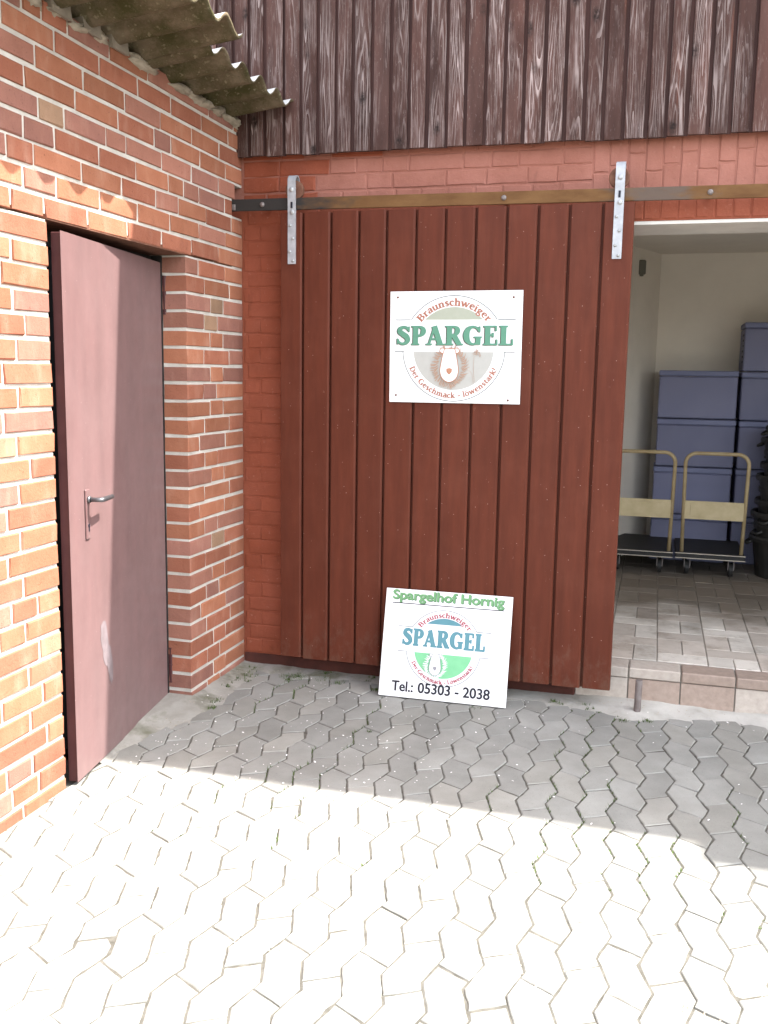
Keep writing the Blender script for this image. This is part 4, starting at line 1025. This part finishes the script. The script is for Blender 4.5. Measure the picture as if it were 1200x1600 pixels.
P = Print(); arc_word(P, 'Braunschweiger', cx, cz, 217*k2, 142, 38, 36*k2, True, 0.02); P.build('lettering', M['crimson_print'], s2, Y)
P = Print(); arc_word(P, 'Der Geschmack - Löwenstark!'.replace('L', 'L'), cx, cz, 250*k2, 207, 333, 28*k2, False, 0.035); P.build('lettering', M['crimson_print'], s2, Y)
a = uv(.435, .572); lion(s2, a[0], a[1], 0.083, Y-0.0010, M['grey_print'], M['sign'], M['sign'], M['grey_print'])

# ================================================================== things in the storeroom
def crate(x, y, z, w, d, h, label, ry=0.0):
    root = tag(empty('crate', (x, y, z), (0, 0, ry)), label, 'crate', 'blue crates stacked in the storeroom')
    mb = MB(); mb.cbox(0.004, w-0.004, 0.004, d, 0.0, h-0.048, 0.008); mb.build('body', M['crate'], root)
    mb = MB(); mb.cbox(0, w, 0, d, h-0.046, h-0.004, 0.007); mb.build('rim', M['crate_smooth'], root)
    if label.startswith('highest'):
        mb = MB()
        for k in range(6): mb.box(-0.0005, 0.0035, 0.06+0.002*k, 0.10+0.03*(k % 3), 0.06+k*0.04, 0.075+k*0.04)
        mb.build('slot', M['black'], root)
CL = ['top blue crate of the left stack, in plain view behind the trolleys', 'blue crate second from the top of the left stack', 'blue crate third from the top of the left stack, behind a trolley handle', 'lowest blue crate of the left stack, behind the trolley panels']
CR = ['highest blue crate, top of the taller right stack', 'blue crate second from the top of the taller right stack', 'blue crate third from the top of the taller right stack', 'blue crate fourth from the top of the right stack, beside the trolley handle', 'lowest blue crate of the right stack, seen between trolley and black tubs']
for k in range(4): crate(2.122+U(-.006, .008), 2.98+U(-.008, .008), 0.201+0.370*k, 0.578, 0.40, 0.366, CL[3-k])
for k in range(5): crate(2.722+U(-.004, .006), 2.99+U(-.006, .008), 0.201+0.3685*k, 0.578, 0.40, 0.365, CR[4-k])

def trolley(x0, x1, y, label):
    root = tag(empty('trolley', (x0, y, 0.2005)), label, 'trolley', 'platform trolleys parked in the storeroom'); w = x1-x0; dl = 0.72
    mb = MB(); mb.cbox(0, w, 0, dl, 0.135, 0.172, 0.004); mb.build('frame', M['rubber'], root)
    mb = MB(); mb.box(0.006, w-0.006, 0.006, dl-0.006, 0.1725, 0.178); mb.build('mat', M['rubber'], root)
    mb = MB()
    for z in (0.137, 0.1715): mb.cbox(-0.003, w+0.003, -0.0045, -0.0002, z-0.003, z+0.0035, 0.001)
    mb.build('trim', M['chrome'], root)
    a, b = 0.030, w-0.018; top = 0.892; R = 0.075; pts = [(a+0.01, 0.03, 0.165), (a, 0.0, top-R)]
    for k in range(1, 8): q_ = math.pi/2*k/8; pts.append((a+R-R*math.cos(q_), 0, top-R+R*math.sin(q_)))
    pts += [(a+R, 0, top), (b-R, 0, top)]
    for k in range(1, 8): q_ = math.pi/2*k/8; pts.append((b-R+R*math.sin(q_), 0, top-R+R*math.cos(q_)))
    pts += [(b, 0, top-R), (b-0.01, 0.03, 0.165)]
    mb = MB(); mb.tube(pts, 0.0135, 12); mb.build('handle', M['trolley'], root, True)
    mb = MB(); mb.cbox(a+0.012, b-0.012, 0.004, 0.014, 0.420, 0.552, 0.003)
    mb.cbox(a+0.05, b-0.05, 0.001, 0.0042, 0.440, 0.532, 0.002); mb.build('panel', M['panel'], root)
    for px_, py_ in ((0.085, 0.10), (w-0.085, 0.10), (0.085, dl-0.1), (w-0.085, dl-0.1)):
        mb = MB(); mb.tube([(px_-0.014, py_+0.02, 0.052), (px_+0.014, py_+0.02, 0.052)], 0.052, 16); wh = mb.build('wheel', M['rubber'], root)
        mb = MB(); mb.box(px_-0.022, px_-0.017, py_-0.02, py_+0.03, 0.05, 0.128); mb.box(px_+0.017, px_+0.022, py_-0.02, py_+0.03, 0.05, 0.128); mb.cbox(px_-0.028, px_+0.028, py_-0.03, py_+0.035, 0.1282, 0.1345, 0.002)
        mb.build('fork', M['iron'], root)
trolley(1.812, 2.288, 2.345, 'tan platform trolley partly hidden behind the sliding door')
trolley(2.310, 2.782, 2.362, 'tan platform trolley fully in view before the blue crates')

def tub(x, y, z, rot, label):
    root = tag(empty('tub', (x, y, z), (0, 0, rot)), label, 'tub', 'nested black tubs in the dark corner')
    n = 28
    def ring(r, z_): return [(r*math.cos(2*math.pi*k/n), r*math.sin(2*math.pi*k/n), z_) for k in range(n)]
    prof = [(0.235, 0.0), (0.27, 0.26), (0.292, 0.262), (0.296, 0.285), (0.29, 0.30), (0.27, 0.298), (0.262, 0.28), (0.228, 0.012)]
    v = []; [v.extend(ring(*p)) for p in prof]; m = len(prof)
    f = [(a*n+k, a*n+(k+1) % n, (a+1)*n+(k+1) % n, (a+1)*n+k) for a in range(m-1) for k in range(n)]+[tuple(range(n))[::-1], tuple((m-1)*n+k for k in range(n))]
    me = mesh_from('body', v, f, M['tub']); obj('body', me, root)
    for a in (0, math.pi):
        mb = MB(); mb.tube([(0.285*math.cos(a-.2), 0.285*math.sin(a-.2), 0.255), (0.315*math.cos(a-.12), 0.315*math.sin(a-.12), 0.235), (0.315*math.cos(a+.12), 0.315*math.sin(a+.12), 0.235), (0.285*math.cos(a+.2), 0.285*math.sin(a+.2), 0.255)], 0.011, 8); mb.build('grip', M['tub'], root, True)
NT_ = 10
WORDS = ['bottom', 'second lowest', 'third lowest', 'fourth lowest', 'fifth lowest', 'sixth lowest', 'fourth from top', 'third from top', 'second from top', 'top']
for k in range(NT_):
    tub(3.115+0.012*k*0.55+0.018*math.sin(k*2.1), 2.62+0.01*math.cos(k*1.7), 0.2005+k*0.088, k*0.35, '%s black tub of the nested stack at the right edge' % WORDS[k])

mb = MB(); mb.cbox(-0.03, 0.03, -0.035, 0.035, -0.055, 0.055, 0.008); mb.cyl((0, 0, -0.055), (0, 0, 1), 0.022, 0.02, 12)
tag(mb.build('junction_box', M['grey_box'], loc=(1.945, 3.10, 2.455), rot=(0, 0, math.radians(22))), 'small olive grey box high on the storeroom wall beside the door edge', 'box')

# door stop pipe
mb = MB(); n = 16
mb.tube([(2.109, -0.125, -0.02), (2.112, -0.126, 0.178)], 0.0165, 16); 
o = mb.build('door_stop', [M['iron']]); tag(o, 'short rusty grey iron pipe standing in the concrete before the step', 'door stop')

# ================================================================== small litter: petals and moss
mb = MB(); r = random.Random(21); n = 0
while n < 300:
    x, y = r.uniform(0.05, 2.75), r.uniform(-1.55, -0.10)
    dens = 1.0 if x < 1.1 else (0.6 if x < 1.7 else 0.22)
    if noise.noise((x*3, y*3, 7))*0.6+0.5 > r.random() and r.random() < dens:
        z = max(0.0125, hz(x, y)+0.002) + 0.0015; s = r.uniform(0.0022, 0.0052); a0 = r.uniform(0, 6.28); tx, ty = r.uniform(-.35, .35), r.uniform(-.35, .35)
        v = []
        for k in range(6):
            a = a0+k*math.pi/3; q_ = s*(1 if k % 3 else 0.6); dx, dy = q_*math.cos(a), q_*math.sin(a); v.append((x+dx, y+dy, z+0.001+dx*tx+dy*ty))
        mb.add(v, [(0, 1, 2, 3, 4, 5)]); n += 1
o = mb.build('fallen_petals', M['petal']); tag(o, kind='stuff')
mb = MB(); r = random.Random(5)
def tuft(x, y, z, n, s):
    for _ in range(n):
        a = r.uniform(0, 6.28); rr = r.uniform(0, s); px_, py_ = x+rr*math.cos(a), y+rr*math.sin(a); h = r.uniform(0.006, 0.018); b = r.uniform(0, 6.28); w = r.uniform(.001, .0025); le = r.uniform(.004, .014)
        dx, dy = math.cos(b), math.sin(b)
        mb.add([(px_-dy*w, py_+dx*w, z), (px_+dy*w, py_-dx*w, z), (px_+dx*le, py_+dy*le, z+h)], [(0, 1, 2)])
for x, y, n, s in ((0.30, -0.14, 60, .05), (0.36, -0.12, 110, .05), (0.33, -0.19, 40, .025), (0.60, -0.15, 40, .04), (0.82, -0.19, 50, .03), (0.12, -0.62, 30, .04), (0.14, -0.70, 30, .03), (0.95, -0.76, 20, .012), (2.05, -0.25, 30, .03), (2.16, -0.21, 30, .03), (1.35, -0.3, 20, .03), (0.5, -0.13, 40, .05)):
    tuft(x, y, max(hz(x, y), 0.006)+0.001, int(n*1.5), s)
for _ in range(150):
    x = r.uniform(0.05, 2.0); y = -lerp_tab(BACK, x)*r.uniform(0.35, 1.15)
    if noise.noise((x*4, y*4, 2.2)) > -0.05: tuft(x, y, max(hz(x, y), 0.008)+0.0008, r.randint(3, 9), .012)
for _ in range(70):
    y = r.uniform(-1.0, -0.1); x = lerp_tab(LEFT, -y)*r.uniform(0.5, 1.15)
    if noise.noise((x*4, y*4, 5.2)) > 0.0: tuft(x, y, max(hz(x, y), 0.008)+0.0008, r.randint(3, 8), .012)
gm = MB(); rg = random.Random(9)
for cx_, cy_, n_, sx__, sy__ in ((1.00, -2.42, 60, .09, .03), (1.02, -2.46, 25, .05, .05), (2.30, -2.32, 22, .05, .04), (1.88, -2.30, 14, .03, .05), (0.16, -2.0, 12, .05, .03)):
    for _ in range(n_):
        x, y, s_ = cx_+rg.gauss(0, sx__), cy_+rg.gauss(0, sy__), rg.uniform(.0018, .0050)
        if y < -2.9: continue
        vv = [Vector((math.cos(k*2.094+rg.uniform(-.4, .4))*s_, math.sin(k*2.094+rg.uniform(-.4, .4))*s_, 0)) for k in range(3)]
        gm.add([(x+v_.x, y+v_.y, 0.0108) for v_ in vv]+[(x, y, 0.0108+s_*rg.uniform(.5, .9))], [(0, 1, 3), (1, 2, 3), (2, 0, 3)])
for _ in range(260):
    if rg.random() < .6: x = rg.uniform(0.03, 2.6); y = -abs(rg.gauss(0.03, 0.07))-0.012
    else: y = rg.uniform(-1.1, -0.03); x = abs(rg.gauss(0.03, 0.06))+0.012
    z = max(hz(x, y), 0.0108); s_ = rg.uniform(.0015, .0045)
    vv = [Vector((math.cos(k*2.094+rg.uniform(-.4, .4))*s_, math.sin(k*2.094+rg.uniform(-.4, .4))*s_, 0)) for k in range(3)]
    gm.add([(x+v_.x, y+v_.y, z) for v_ in vv]+[(x, y, z+s_*rg.uniform(.5, .9))], [(0, 1, 3), (1, 2, 3), (2, 0, 3)])
tag(gm.build('gravel_crumbs', M['packing']), kind='stuff')
# moss creeping along the wavy joints
for i in range(-18, 6):
    for j in range(-9, 4):
        dens = noise.noise((i*0.55, j*0.35, 3.3))+ (0.35 if i in (-2, -1, 0) else 0)
        if dens < 0.12: continue
        for k in range(10):
            vv = (j+k/10)*PP; ph = (vv/PP) % 1.0; x, y = lat(i*PW+AMP*(abs(ph-.5)*4-1), vv)
            if x < 0.15 or y > -0.16 or y < -1.9 or r.random() < 0.35: continue
            tuft(x, y, 0.0065, 4, .0035)
o = mb.build('moss', M['moss']); tag(o, kind='stuff')
